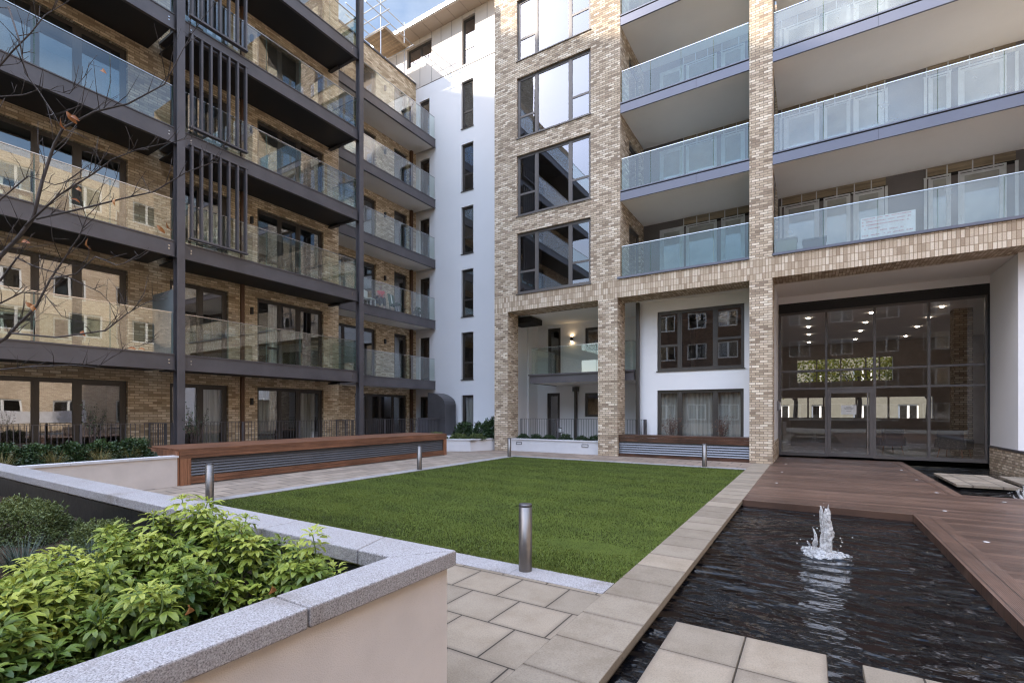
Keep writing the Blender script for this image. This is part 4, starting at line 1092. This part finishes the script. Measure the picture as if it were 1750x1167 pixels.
def tuft(label, x, y, z, r, h, n_, mat, group, cat='grass tuft', name='grass_tuft', w=.004, droop=.5):
    t = thing(name, label, cat, (x, y, z), group); lf = LeafMesh()
    for i in range(n_):
        a = U(0, 6.283); d = Vector((math.cos(a) * U(.1, 1), math.sin(a) * U(.1, 1), U(.7, 1.6)))
        lf.blade(Vector((x + r * .35 * R() * math.cos(a), y + r * .35 * R() * math.sin(a), z - .02)), d, h * U(.6, 1.15), w * U(.7, 1.3), U(.2, .9), droop)
    lf.build('blades', mat, t); return t
for x, y, lab in ((-4.05, 1.25, 'blue grey grass tuft between the heath and the tall golden shrub'), (-4.35, .98, 'blue grey grass tuft in the middle of the bare soil'), (-3.85, 1.05, 'sprawling blue grey grass tuft nearest the golden shrubs')):
    tuft(lab, x, y, .54, .2, .26, 260, M['bluegrass'], 'blue grey grass tufts in the near planter', w=.004, droop=.8)
# low evergreens in the bench-end planter
ev = 'low evergreen shrubs in the bench end planter'
descr = ['dark low evergreen shrub beside the bench end', 'dark low evergreen shrub second from the bench end', 'dark low evergreen shrub in the middle of the bench end planter', 'dark low evergreen shrub left of the middle one', 'dark low evergreen shrub at the left edge behind the granite coping', 'dark low evergreen shrub farthest left, half out of the picture']
for i, y in enumerate((4.45, 4.0, 3.5, 3.0, 2.55, 2.1)):
    mound('shrub', descr[i], 'shrub', -12.45 + U(-.3, .3), y, .56, .42, .34, .36 + U(-.05, .05), 1300, M['evergreen'], .055, ev, .45)
for y, x, lab, mt in ((4.3, -11.95, 'straw coloured grass tuft nearest the bench end', 'straw'), (3.75, -11.8, 'yellow green grass tuft at the middle of the planter front', 'straw'), (3.1, -11.85, 'pale grass tuft hanging over the planter coping', 'straw'), (2.45, -12.0, 'yellow green grass tuft at the left of the far planter', 'straw')):
    tuft(lab, x, y, .56, .22, .38, 150, M[mt], 'straw coloured grasses in the bench end planter', w=.007, droop=.7)
# corner planter
for (x, y, rx, h, lab) in ((-13.0, 16.9, .45, .62, 'dark glossy evergreen left of the narrow ground floor window'), (-12.2, 17.1, .45, .58, 'dark glossy evergreen under the narrow ground floor window'), (-11.55, 16.9, .32, .75, 'tall dark evergreen against the brick pier')):
    mound('shrub', lab, 'shrub', x, y, .46, rx, .4, h, 700, M['evergreen'], .085, 'glossy evergreens in the corner planter', .5)
for (x, y, lab) in ((-13.4, 15.6, 'low yellow green ground cover plant beside the grey hood'), (-12.5, 15.9, 'low green ground cover plant at the front of the corner planter'), (-11.8, 16.2, 'low green ground cover plant at the planter corner by the pier'), (-14.3, 16.6, 'low yellow green plant behind the far end of the bench')):
    mound('ground_cover_plant', lab, 'plant', x, y, .44, .42, .3, .2, 700, M['heath'], .05, 'low plants in the corner planter', .45)
for i, x in enumerate((-10.1, -9.5, -8.9, -8.2, -7.5, -6.95)):
    mound('ground_cover_plant', ['small dark plant by the first brick pier', 'small dark plant second from the first pier', 'small dark plant before the recessed door', 'small dark plant right of the pale lantern', 'small dark plant left of the middle pier', 'small dark plant touching the middle pier'][i], 'plant', x, 17.15, .47, .26, .18, .16 + .05 * R(), 420, M['evergreen'], .045, 'small plants in the white step light planter', .4)

def bare_shrub(label, x, y, z, h, spread, n_, leafn, group, mat='red_leaf'):
    t = thing('shrub', label, 'shrub', (x, y, z), group); st = MB(); lf = LeafMesh()
    for i in range(n_):
        a = U(0, 6.283); tip = Vector((x + spread * R() * math.cos(a), y + spread * R() * math.sin(a), z + h * U(.6, 1.05)))
        mid = Vector((x, y, z)).lerp(tip, .5) + rv() * .04
        st.tube([(x + U(-.04, .04), y + U(-.04, .04), z), tuple(mid), tuple(tip)], [.006, .0045, .002], 4, cap=False)
        for k in range(3):
            p = mid.lerp(tip, R()); q = p + rv(-.1, 1) * U(.08, .2); st.tube([tuple(p), tuple(q)], [.003, .0012], 4, cap=False)
        for k in range(leafn):
            p = mid.lerp(tip, U(.1, 1)) + rv() * .05; lf.leaf(p, rv(-.6, .6), rv(), U(.03, .055), .025, R())
    st.build('stem', M['twig'], t); lf.build('leaves', M[mat], t)
bare_shrub('bare brown twiggy shrub before the left pane of the curtained window', -4.2, 17.45, .45, 1.0, .42, 30, 8, 'withered shrubs behind the dark bench')
bare_shrub('bare reddish twiggy shrub before the right part of the curtained window', -2.55, 17.45, .45, 1.0, .38, 30, 9, 'withered shrubs behind the dark bench')
bare_shrub('thin leafless shrub in front of the window beside the first steel post', -13.25, 6.15, .5, 1.25, .35, 14, 16, 'thin shrubs before the left block', 'evergreen')
bare_shrub('thin dark leaved sapling in front of the large left ground floor door', -13.25, 4.1, .5, 1.3, .22, 7, 12, 'thin shrubs before the left block', 'evergreen')

# ------------------------------------------------------------------ bare autumn tree reaching in from the left
FPX, TH = 824.0, math.atan(512 / 824)
def cam_point(px, py, d):
    a = (px - 875) / FPX; b = (704 - py) / FPX
    return Vector(((-math.sin(TH) + math.cos(TH) * a) * d, (math.cos(TH) + math.sin(TH) * a) * d, 1.57 + b * d))
TR = thing('tree', 'nearly leafless autumn tree with thin dark branches reaching in from the left edge', 'tree', (-8.3, .75, .5))
trunk_top = cam_point(-150, 640, 5.4)
m = MB(); m.sm = True; m.tube([(-8.3, .75, .4), (-8.28, .78, 1.0), tuple(trunk_top)], [.075, .06, .05], 10); m.build('trunk', M['bark'], TR)
limbs = [
 (5.2, .030, [(-150, 640), (-60, 560), (0, 440), (30, 408), (58, 372), (74, 308), (92, 247), (110, 219), (164, 192), (219, 178), (281, 144), (305, 99), (322, 62)]),
 (5.6, .012, [(-150, 420), (0, 115), (20, 89), (51, 55), (79, 27), (116, 5), (150, -30)]),
 (4.9, .008, [(15, 14), (34, 75), (45, 127), (65, 158), (92, 195), (105, 220)]),
 (5.0, .010, [(41, 385), (99, 336), (161, 295), (192, 271), (236, 257), (301, 240), (330, 236)]),
 (5.5, .012, [(62, 373), (147, 356), (212, 339), (264, 329), (319, 295), (370, 274), (386, 250)]),
 (5.3, .022, [(-150, 640), (-40, 610), (11, 578), (32, 553), (61, 524), (86, 477), (108, 445), (137, 402), (150, 370), (190, 330)]),
 (5.1, .010, [(22, 570), (97, 578), (180, 564), (216, 535), (252, 517), (285, 508)]),
 (5.7, .009, [(-60, 640), (0, 632), (58, 625), (122, 625), (166, 628), (216, 596), (262, 585)]),
 (5.4, .012, [(-100, 560), (0, 478), (30, 440), (60, 455), (110, 470), (170, 500), (200, 530)]),
 (4.8, .008, [(-60, 330), (0, 165), (40, 165), (75, 150), (120, 160), (155, 118)]),
 (5.6, .009, [(-80, 450), (0, 340), (50, 300), (95, 318), (150, 300), (185, 260)]),
 (5.0, .008, [(86, 477), (130, 470), (165, 440), (200, 455), (240, 440)]),
 (5.3, .007, [(0, 520), (40, 500), (75, 505), (105, 540), (140, 550)]),
]
rt = random.Random(11)
lv = LeafMesh()
for d, r0, pl in limbs:
    dd = d + rt.uniform(-.25, .25); pts = []
    for i, (px, py) in enumerate(pl):
        dd += rt.uniform(-.09, .09); pts.append(cam_point(px + rt.uniform(-2, 2), py + rt.uniform(-2, 2), dd) if px > -149 else trunk_top.copy())
    k = len(pts); rr = [r0 * (1 - i / (k - 1)) * .8 + .0022 for i in range(k)]
    m = MB(); m.sm = True; m.tube(pts, rr, 7)
    for i in range(1, k):
        seg = pts[i] - pts[i - 1]
        for _ in range(rt.randint(2, 4) if seg.length > .12 else 1):
            s = rt.random(); p = pts[i - 1].lerp(pts[i], s)
            q = (seg.normalized() * rt.uniform(.2, .9) + Vector((rt.uniform(-.5, .9), rt.uniform(-.6, .6), rt.uniform(-.15, 1.0)))).normalized()
            L = rt.uniform(.12, .5) * (.5 + r0 * 28)
            p1 = p + q * L * .5 + Vector((0, 0, rt.uniform(-.02, .04))); p2 = p1 + (q + Vector((rt.uniform(-.3, .3), rt.uniform(-.3, .3), rt.uniform(-.1, .4)))).normalized() * L * .5
            m.tube([p, p1, p2], [min(rr[i], .0042), .0029, .0016], 5)
            if rt.random() < .5: m.tube([p1, p1 + Vector((rt.uniform(-1, 1), rt.uniform(-1, 1), rt.uniform(-.2, 1))) * .12], [.0022, .0013], 4)
            # bud knobs
            m.lathe(tuple(p1), [(.001, -.006), (.0045, 0), (.001, .009)], 5)
    m.build('branch', M['bark'], TR)
for px, py, s in ((104, 202, 1), (113, 190, 1.15), (119, 199, .9), (173, 122, .9), (132, 322, .8), (200, 340, .8), (142, 565, .9), (268, 385, .9), (285, 380, .8), (36, 415, 1), (150, 408, 1), (120, 340, .7), (62, 520, .9), (44, 516, 1.0), (218, 596, .7), (236, 597, .6)):
    p = cam_point(px, py, 5.1); lv.leaf(p, Vector((rt.uniform(-.2, 1), rt.uniform(-.6, .6), rt.uniform(-.7, .3))), Vector((.3, -.8, .5)), .11 * s, .046 * s, rt.random(), curl=.35, fold=.5)
lv.build('leaves', M['autumn'], TR)

# ------------------------------------------------------------------ things on balconies
zf = FF[2] + .003
# seated person with skin-modifier body
def skin_person(label, origin, rot):
    t = thing('person', label, 'person', origin); t.rotation_euler = (0, 0, rot)
    def body(name, verts, edges, radii, mat, sub=2, root=0):
        me = bpy.data.meshes.new(name); me.from_pydata(verts, edges, []); me.materials.append(mat)
        o = bpy.data.objects.new(name, me); col.objects.link(o); o.parent = t; ORG[o.name] = Vector(origin)
        sk = o.modifiers.new('Skin', 'SKIN'); sk.use_smooth_shade = True
        for i, r in enumerate(radii): me.skin_vertices[0].data[i].radius = r if hasattr(r, '__len__') else (r, r); me.skin_vertices[0].data[i].use_root = i == root
        ss = o.modifiers.new('Sub', 'SUBSURF'); ss.levels = ss.render_levels = sub; return o
    # local frame: faces +X, seat height .45
    V = [(0, 0, .50), (0.02, 0, .68), (.03, 0, .88), (.02, 0, .98), (.035, 0, 1.05), (.05, 0, 1.13), (.055, 0, 1.21),
         (.02, .16, .93), (.12, .21, .72), (.27, .10, .66), (.34, .05, .67), (.02, -.16, .93), (.12, -.21, .72), (.27, -.08, .70), (.34, -.02, .72),
         (.10, .09, .50), (.44, .10, .52), (.42, .10, .10), (.50, .10, .06), (.10, -.09, .50), (.44, -.10, .52), (.42, -.10, .10), (.50, -.10, .06),
         (.36, .02, .69), (.37, .035, .66), (.365, .05, .64)]
    E_ = [(0, 1), (1, 2), (2, 3), (3, 4), (4, 5), (5, 6), (2, 7), (7, 8), (8, 9), (9, 10), (2, 11), (11, 12), (12, 13), (13, 14), (0, 15), (15, 16), (16, 17), (17, 18), (0, 19), (19, 20), (20, 21), (21, 22), (10, 23), (10, 24), (10, 25)]
    Rr = [(.13, .15), (.105, .12), (.10, .14), (.05, .05), (.055, .06), (.075, .085), (.055, .065), .05, .038, .03, .026, .05, .038, .03, .026, .085, .062, .042, .04, .085, .062, .042, .04, .012, .012, .012]
    o = body('body', V, E_, Rr, M['skin'])
    body('top', [(0, 0, .52), (.02, 0, .68), (.03, 0, .86), (.025, .13, .92), (.06, .18, .82), (.025, -.13, .92), (.06, -.18, .82)], [(0, 1), (1, 2), (2, 3), (3, 4), (2, 5), (5, 6)], [(.145, .165), (.12, .135), (.115, .15), .07, .058, .07, .058], M['red_cloth'])
    body('trousers', [(0, 0, .49), (.10, .09, .505), (.44, .10, .525), (.42, .10, .16), (.10, -.09, .505), (.44, -.10, .525), (.42, -.10, .16)], [(0, 1), (1, 2), (2, 3), (0, 4), (4, 5), (5, 6)], [(.15, .165), .10, .076, .055, .10, .076, .055], M['dark_cloth'])
    body('hair', [(.0, 0, 1.06), (.005, 0, 1.15), (.03, 0, 1.225)], [(0, 1), (1, 2)], [(.06, .075), (.08, .09), (.065, .075)], M['hair'])
    f = MB()
    for s in (-1, 1): f.box(.118, .128, s * .032 - .009, s * .032 + .009, 1.135, 1.143)
    f.box(.112, .13, -.02, .02, 1.062, 1.07); f.box(.12, .142, -.01, .01, 1.09, 1.118)
    f.v = [tuple(Vector(v) + Vector(origin)) for v in f.v]
    f.build('face', M['hair'], t)
skin_person('person with short dark hair in a red sleeveless top sitting on the balcony', (-17.15, 15.95, zf), rad(-35))
def chair(label, x, y, z, rot, mat, cat='chair', folded=False):
    t = thing('chair', label, cat, (x, y, z)); t.rotation_euler = (0, 0, rot)
    o = Vector((x, y, z))
    def bx(name, *a, m_=mat):
        m = MB(); m.box(*a); m.v = [tuple(Vector(v) + o) for v in m.v]; m.build(name, m_, t, bevel=.008)
    bx('seat', -.22, .22, -.22, .22, .42, .455); bx('backrest', -.22, -.19, -.21, .21, .52, .86)
    for sx in (-1, 1):
        for sy in (-1, 1): bx('leg', sx * .2 - .015, sx * .2 + .015, sy * .2 - .015, sy * .2 + .015, 0, .86 if sx < 0 else .42)
chair('white plastic chair on the balcony left of the seated person', -17.1, 15.2, zf, rad(20), M['white'])
chair('dark chair the person in red sits on', -17.15, 15.95, zf, rad(-35), M['dark_cloth'])
t = thing('folding_chair', 'green folding chair with a white stripe leaning beside the seated person', 'chair', (-17.0, 16.6, zf)); t.rotation_euler = (0, rad(-10), rad(10))
for nm, a, mt in (('backrest', (-.02, .02, -.22, .22, .35, .95), M['green_cloth']), ('seat', (.0, .4, -.2, .2, .38, .42), M['green_cloth']), ('stripe', (.021, .026, -.04, .04, .36, .94), M['white']), ('leg', (-.015, .015, -.22, -.19, 0, .35), M['black']), ('leg', (-.015, .015, .19, .22, 0, .35), M['black']), ('leg', (.37, .4, -.2, -.17, 0, .38), M['black']), ('leg', (.37, .4, .17, .2, 0, .38), M['black'])):
    m = MB(); m.box(*a); m.v = [tuple(Vector(v) + Vector((-17.0, 16.6, zf))) for v in m.v]; m.build(nm, mt, t)
t = mound('potted_plant', 'small green potted plant at the balcony corner right of the green folding chair', 'plant', -16.75, 18.0, zf + .2, .16, .16, .3, 200, M['evergreen'], .06, None, .4)
m = MB(); m.lathe((-16.75, 18.0, zf), [(.10, 0), (.13, .24), (.12, .24), (.11, .22)], 16); m.build('pot', M['steel'], t)
def carton(name, label, x0, x1, y0, y1, z0, h, mat, lid):
    t = thing(name, label, 'box', ((x0 + x1) / 2, (y0 + y1) / 2, z0))
    m = MB(); m.box(x0, x1, y0, y1, z0, z0 + h); m.build('body', mat, t)
    m = MB(); m.box(x0 - .02, x1 + .02, y0 - .02, y1 + .02, z0 + h + .001, z0 + h + .05); m.build('lid', lid, t)
carton('storage_box', 'olive green box behind the balcony glass beside the tall brick pier', -.93, -.38, 16.75, 17.2, 6.36, .42, plain('olive_plastic', (.13, .15, .10), .6), M['board_grey'])
carton('storage_box', 'black box behind the balcony glass, right of the olive box', -.22, .36, 16.8, 17.2, 6.36, .30, M['dark_cloth'], M['black'])
# printed protection sheet on the glass
t = thing('protective_sheet', 'white plastic sheet with lines of red print hung behind the dusty balcony glass', 'sheet', (1.75, 16.7, 6.4))
m = MB(FY(16.64)); k = 14
for i in range(k):
    a = 1.17 + (2.36 - 1.17) * i / k; b = 1.17 + (2.36 - 1.17) * (i + 1) / k; f0 = .012 * math.sin(i * 1.9); f1 = .012 * math.sin((i + 1) * 1.9)
    m.quad((a, f0, 6.38), (a, f0, 6.98), (b, f1, 6.98), (b, f1, 6.38))
m.build('sheet', plain('sheet_plastic', (.74, .73, .73), .4, var=.1, scale=6), t)
m = MB(FY(16.61)); rs = random.Random(4)
for z, u0, u1 in ((6.92, 1.2, 2.25), (6.83, 1.2, 2.25), (6.74, 1.2, 2.2), (6.64, 1.25, 1.6), (6.56, 1.6, 2.1), (6.46, 1.2, 1.6), (6.46, 1.68, 2.3)):
    u = u0
    while u < u1:
        L = rs.uniform(.018, .035); m.box(u, u + L, 0, .001, z, z + rs.uniform(.018, .028)); u += L + (.010 if rs.random() < .84 else .06)
m.build('print', plain('red_print', (.50, .13, .13), .6), t)
# lobby fittings
t = thing('notice', 'white paper notice fixed inside the glass entrance door', 'notice', (1.05, 19.58, 1.45))
m = MB(FY(19.57)); m.box(.84, 1.26, 0, .003, 1.49, 1.80); m.build('paper', M['white'], t)
m = MB(FY(19.566))
for z, a, b in ((1.735, .98, 1.12), (1.69, .92, 1.18), (1.66, .94, 1.16), (1.60, .98, 1.12)): m.box(a, b, 0, .001, z, z + .012)
m.build('print', M['board_grey'], t)
t = thing('intercom', 'small white and grey intercom on the lobby side wall', 'intercom', (-.98, 18.9, 1.8))
m = MB(); m.box(-1.0, -.93, 18.8, 19.0, 1.62, 1.95); m.build('housing', M['board_grey'], t, bevel=.01)
m = MB(); m.box(-.93, -.90, 18.82, 18.98, 1.66, 1.91); m.build('cover', M['white'], t, bevel=.02)
t = thing('reception_desk', 'long dark reception desk inside the lobby', 'desk', (.8, 25, .07))
m = MB(); m.box(-.8, 2.4, 25, 25.7, .07, 1.2); m.build('front', plain('desk_front', (.22, .19, .16), .5), t)
m = MB(); m.box(-.85, 2.45, 24.93, 25.75, 1.2, 1.26); m.build('top', plain('desk_top', (.4, .38, .36), .3), t)
def armchair(label, x, y, rot):
    t = thing('armchair', label, 'armchair', (x, y, .07), 'dark armchairs in the lobby'); t.rotation_euler = (0, 0, rot); o = Vector((x, y, .07))
    mt = plain('charcoal_upholstery', (.035, .033, .036), .8)
    def p(name, fn, mm=mt, bev=.04):
        m = MB(); fn(m); m.v = [tuple(Vector(v) + o) for v in m.v]; m.build(name, mm, t, bevel=bev)
    p('seat', lambda m: m.box(-.33, .33, -.32, .32, .28, .44))
    p('backrest', lambda m: prism(m, [(-.36, .30), (.36, .30), (.30, .42), (-.30, .42)], .30, .92))
    p('armrest', lambda m: m.box(-.42, -.34, -.28, .36, .30, .62)); p('armrest', lambda m: m.box(.34, .42, -.28, .36, .30, .62))
    for sx in (-.28, .28):
        for sy in (-.26, .30): p('leg', lambda m: m.tube([(sx, sy, .29), (sx * 1.15, sy * 1.15, 0)], [.02, .012], 6), M['ipe'], 0)
armchair('dark armchair inside the lobby just right of the entrance door', 2.35, 22.1, rad(200))
armchair('dark armchair inside the lobby at the right end of the glazing', 4.0, 21.2, rad(150))
t = thing('lantern', 'small pale square lantern on the terrace behind the white planter', 'lantern', (-8.94, 18.2, .05))
m = MB()
m.box(-9.0, -8.88, 18.14, 18.26, .73, .88); m.build('light_panel', M['white'], t)
m = MB(); m.box(-9.06, -8.82, 18.08, 18.32, .70, .728); m.box(-9.0, -8.88, 18.14, 18.26, .882, .91); m.box(-8.96, -8.92, 18.18, 18.22, .05, .70); m.build('frame', M['black'], t)

# grey ventilation hood by the corner
t = thing('ventilation_hood', 'grey metal hood with a curved top standing in the corner planter by the white wall', 'hood', (-15.4, 18.3, 0))
m = MB(); m.sm = False
prof = [(-15.98, 0), (-14.92, 0), (-14.92, 1.95), (-14.96, 2.1), (-15.06, 2.22), (-15.2, 2.32), (-15.4, 2.42), (-15.65, 2.49), (-15.98, 2.52)]
k = len(prof); P = [(x, 17.9, z) for x, z in prof] + [(x, 18.75, z) for x, z in prof]
m._add(P, [tuple(range(k - 1, -1, -1)), tuple(range(k, 2 * k))] + [(i, (i + 1) % k, k + (i + 1) % k, k + i) for i in range(k)]); m.build('shell', M['louvre'] if False else plain('hood_metal', (.10, .095, .10), .42, .3, var=.12), t)
m = MB(); m.box(-14.915, -14.90, 17.9, 17.94, .1, 1.95); m.box(-15.99, -14.9, 17.87, 17.898, 1.22, 1.26); m.build('seam', M['steel'], t)
m = MB(); m.box(-16.7, -15.99, 17.95, 18.7, 0, 1.28); m.build('side_box', plain('side_box_metal', (.12, .115, .13), .45, .2), t)

# ------------------------------------------------------------------ neighbours that only show as reflections and cast the court's shade
O = thing('apartment_building', 'orange brick apartment block opposite, seen only as reflections in the left windows', 'building', (15, 5, 0))
Fo = FXN(15.0); ho = []
for l in range(6):
    for u in (-13, -9.2, -5.4, -1.6, 2.2, 6.0, 9.8, 13.4, 17.2, 21, 25): ho.append((u - .95, u + .95, FF[l] + .75, FF[l] + 2.4))
w = MB(Fo); w.wall(-16, 34, 0, 19.8, ho, reveal=.12); w.quad((-16, 0, 19.8), (34, 0, 19.8), (34, -8, 19.8), (-16, -8, 19.8)); w.quad((-16, 0, 0), (-16, -8, 0), (-16, -8, 19.8), (-16, 0, 19.8))
w.build('brick_wall', M['brick_opp'], O)
rooms(Fo, ho, 1.2).build('interior', M['room'], O)
for a, b, c, d in ho: window(O, Fo, a, b, c, d, ((a + b) / 2,), None, depth=.05, fm=M['white'])
t = thing('hoarding', 'long white site banner along the far terrace, seen only as a reflection', 'banner', (13.6, 5, 0))
m = MB(FXN(13.6)); k = 40
for i in range(k):
    a = -8 + 22 * i / k; b = -8 + 22 * (i + 1) / k; m.quad((a, .03 * math.sin(i * .8), .75), (a, .03 * math.sin(i * .8), 1.65 + .05 * math.sin(i * .5)), (b, .03 * math.sin(i * .8 + .8), 1.65 + .05 * math.sin(i * .5 + .5)), (b, .03 * math.sin(i * .8 + .8), .75))
m.build('sheet', plain('hoarding_sheet', (.7, .69, .72), .6), t)
Q = thing('apartment_building', 'distant tall brick tower far behind the camera, shading the court, outside the picture', 'building', (-53, -34, 0))
ax, ay, bx_, by = -64.5, -25.9, -43.0, -43.2
w = MB(); ex, ey = (bx_ - ax), (by - ay); L = math.hypot(ex, ey); nx, ny = -ey / L, ex / L
pa, pb = (ax, ay), (bx_, by); pc = (bx_ - nx * -8, by - ny * -8); 
back = lambda p: (p[0] - abs(nx) * 8, p[1] - abs(ny) * 8)
prism(w, [pa, pb, back(pb), back(pa)], 0, 65.0); w.build('brick_wall', M['brick_tower'], Q)
Q2 = thing('apartment_building', 'lower brick block behind the camera, mirrored in the lobby glass', 'building', (6, -16, 0))
FQ = lambda u, n, z: (u, -16 + n, z); hq = [(u - .9, u + .9, FF[l] + .7, FF[l] + 2.3) for l in range(4) for u in (-13, -10, -7, -4, -1, 2.4, 5.8, 9.2, 12.6)]
w = MB(FQ); w.wall(-15, 17, 0, 13.2, hq, reveal=.12); w.build('brick_wall', brick_mat('dull_red_brick', [(0, (.09, .05, .035)), (.5, (.16, .09, .06)), (1, (.24, .15, .105))], (.12, .1, .08)), Q2); rooms(FQ, hq, 1).build('interior', M['room'], Q2)
for a, b, c_, d_ in hq: window(Q2, FQ, a, b, c_, d_, ((a + b) / 2,), None, depth=.05, fm=M['white'])
w = MB(FQ); w.box(-15, 17, -7, .25, 13.2, 14.2); w.build('attic', M['clad'], Q2)

# street beyond the lobby
g = MB(); g.quad((-30, 30.3, -.02), (40, 30.3, -.02), (40, 60, -.02), (-30, 60, -.02)); tag(g.build('street', plain('street_asphalt', (.07, .07, .072), .9)), kind='structure')
for i, (x, y, lab) in enumerate(((-1.0, 38, 'yellowing street tree seen through the lobby, left'), (2.6, 39, 'yellowing street tree seen through the lobby, middle'), (6.0, 38.5, 'yellowing street tree seen through the lobby, right'))):
    t = thing('tree', lab, 'tree', (x, y, 0), 'street trees beyond the lobby'); lf = LeafMesh(); st = MB()
    st.tube([(x, y, 0), (x + .1, y, 2.2), (x, y, 4)], [.16, .12, .07], 8)
    for k in range(9):
        d = rv(.1, .9); st.tube([(x, y, 2.4), tuple(Vector((x, y, 3.2)) + d * .9), tuple(Vector((x, y, 3.8)) + d * 1.9)], [.06, .03, .012], 5)
    for k in range(2600):
        d = rv(-.8, 1); p = Vector((x, y, 4.4)) + Vector((d.x * 2.1, d.y * 2.1, d.z * 2.3)) * U(.4, 1) ** .5
        lf.leaf(p, rv(), rv(), U(.12, .22), .12, U(.1, 1))
    st.build('trunk', M['bark'], t); lf.build('crown', M['street_leaf'], t)
Hh = thing('house', 'pale brick house across the street, glimpsed through the lobby', 'house', (2, 50, 0)); Fh = FY(50); hh_ = [(a, a + 1.3, z, z + 1.3) for a in (-6, -3, 0, 3, 6, 9) for z in (.9, 3.9)]
w = MB(Fh); w.wall(-12, 16, 0, 7, hh_, reveal=.1); w.build('wall', plain('dull_house_render', (.14, .135, .11), .9), Hh); rooms(Fh, hh_, 1).build('interior', M['room'], Hh)
for a, b, c, d in hh_: window(Hh, Fh, a, b, c, d, ((a + b) / 2,), None, fm=M['white'])
m = MB(); m._add([(-12.3, 49.5, 7), (16.3, 49.5, 7), (16.3, 54, 10), (-12.3, 54, 10)], [(0, 1, 2, 3)]); m.build('roof', M['board_grey'], Hh)

# ------------------------------------------------------------------ sky, sun, camera
world = bpy.data.worlds.new('World'); scene.world = world; world.use_nodes = True
nt = world.node_tree; nt.nodes.clear(); n = N(nt)
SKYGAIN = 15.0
SUN_EL, ALPHA = rad(35.5), rad(45)          # light travels toward (+sinA, +cosA)
sky = n('ShaderNodeTexSky', sky_type='NISHITA', sun_disc=False, sun_elevation=SUN_EL, sun_rotation=math.pi + ALPHA, air_density=1.0, dust_density=.6, ozone_density=1.0)
tc = n('ShaderNodeTexCoord'); dirv = tc.outputs['Generated']
mp = n('ShaderNodeMapping', {'Vector': dirv}); mp.inputs['Scale'].default_value = (1, 1, 1.8); mp.inputs['Location'].default_value = (.35, .1, .2)
cl = n.noise(mp.outputs[0], 2.4, 7, .58)
# broken cloud; gain added to the sky, strongest overhead, to lift the shaded court
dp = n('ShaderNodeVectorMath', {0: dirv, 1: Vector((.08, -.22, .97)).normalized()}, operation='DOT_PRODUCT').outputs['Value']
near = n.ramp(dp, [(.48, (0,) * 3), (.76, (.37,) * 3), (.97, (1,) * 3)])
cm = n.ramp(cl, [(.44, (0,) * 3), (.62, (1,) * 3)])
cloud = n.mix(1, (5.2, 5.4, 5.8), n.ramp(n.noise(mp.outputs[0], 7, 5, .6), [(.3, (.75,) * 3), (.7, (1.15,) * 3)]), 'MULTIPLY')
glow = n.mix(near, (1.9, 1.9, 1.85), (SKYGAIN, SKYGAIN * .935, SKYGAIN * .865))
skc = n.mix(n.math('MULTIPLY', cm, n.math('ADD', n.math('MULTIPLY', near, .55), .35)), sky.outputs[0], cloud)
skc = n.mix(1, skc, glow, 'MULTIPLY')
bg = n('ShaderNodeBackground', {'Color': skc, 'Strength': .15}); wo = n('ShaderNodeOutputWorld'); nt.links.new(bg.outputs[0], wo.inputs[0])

sl = bpy.data.lights.new('sun', 'SUN'); sl.energy = 9.0; sl.angle = rad(.3); sl.color = (1, .91, .79)
so = bpy.data.objects.new('sun', sl); col.objects.link(so)
d = Vector((math.sin(ALPHA) * math.cos(SUN_EL), math.cos(ALPHA) * math.cos(SUN_EL), -math.sin(SUN_EL)))
so.rotation_euler = d.to_track_quat('-Z', 'Y').to_euler(); so.location = (-10, -20, 40)

cam = bpy.data.cameras.new('camera'); co = bpy.data.objects.new('camera', cam); col.objects.link(co)
co.location = (0, 0, 1.57); co.rotation_euler = (rad(90), 0, TH)
cam.sensor_width = 36; cam.sensor_fit = 'HORIZONTAL'; cam.lens = FPX / 1750 * 36; cam.shift_y = 120.5 / 1750
cam.clip_start = .05; cam.clip_end = 600
scene.camera = co

scene.view_settings.view_transform = 'Standard'; scene.view_settings.look = 'None'; scene.view_settings.exposure = 0; scene.view_settings.gamma = 1
c = scene.cycles
scene.render.engine = 'CYCLES'
c.filter_width = 1.25; c.max_bounces = 10; c.diffuse_bounces = 5; c.glossy_bounces = 5; c.transmission_bounces = 6; c.transparent_max_bounces = 24
c.caustics_reflective = False; c.caustics_refractive = False; c.sample_clamp_indirect = 6
try: c.use_denoising = True; c.denoiser = 'OPENIMAGEDENOISE'
except Exception: pass
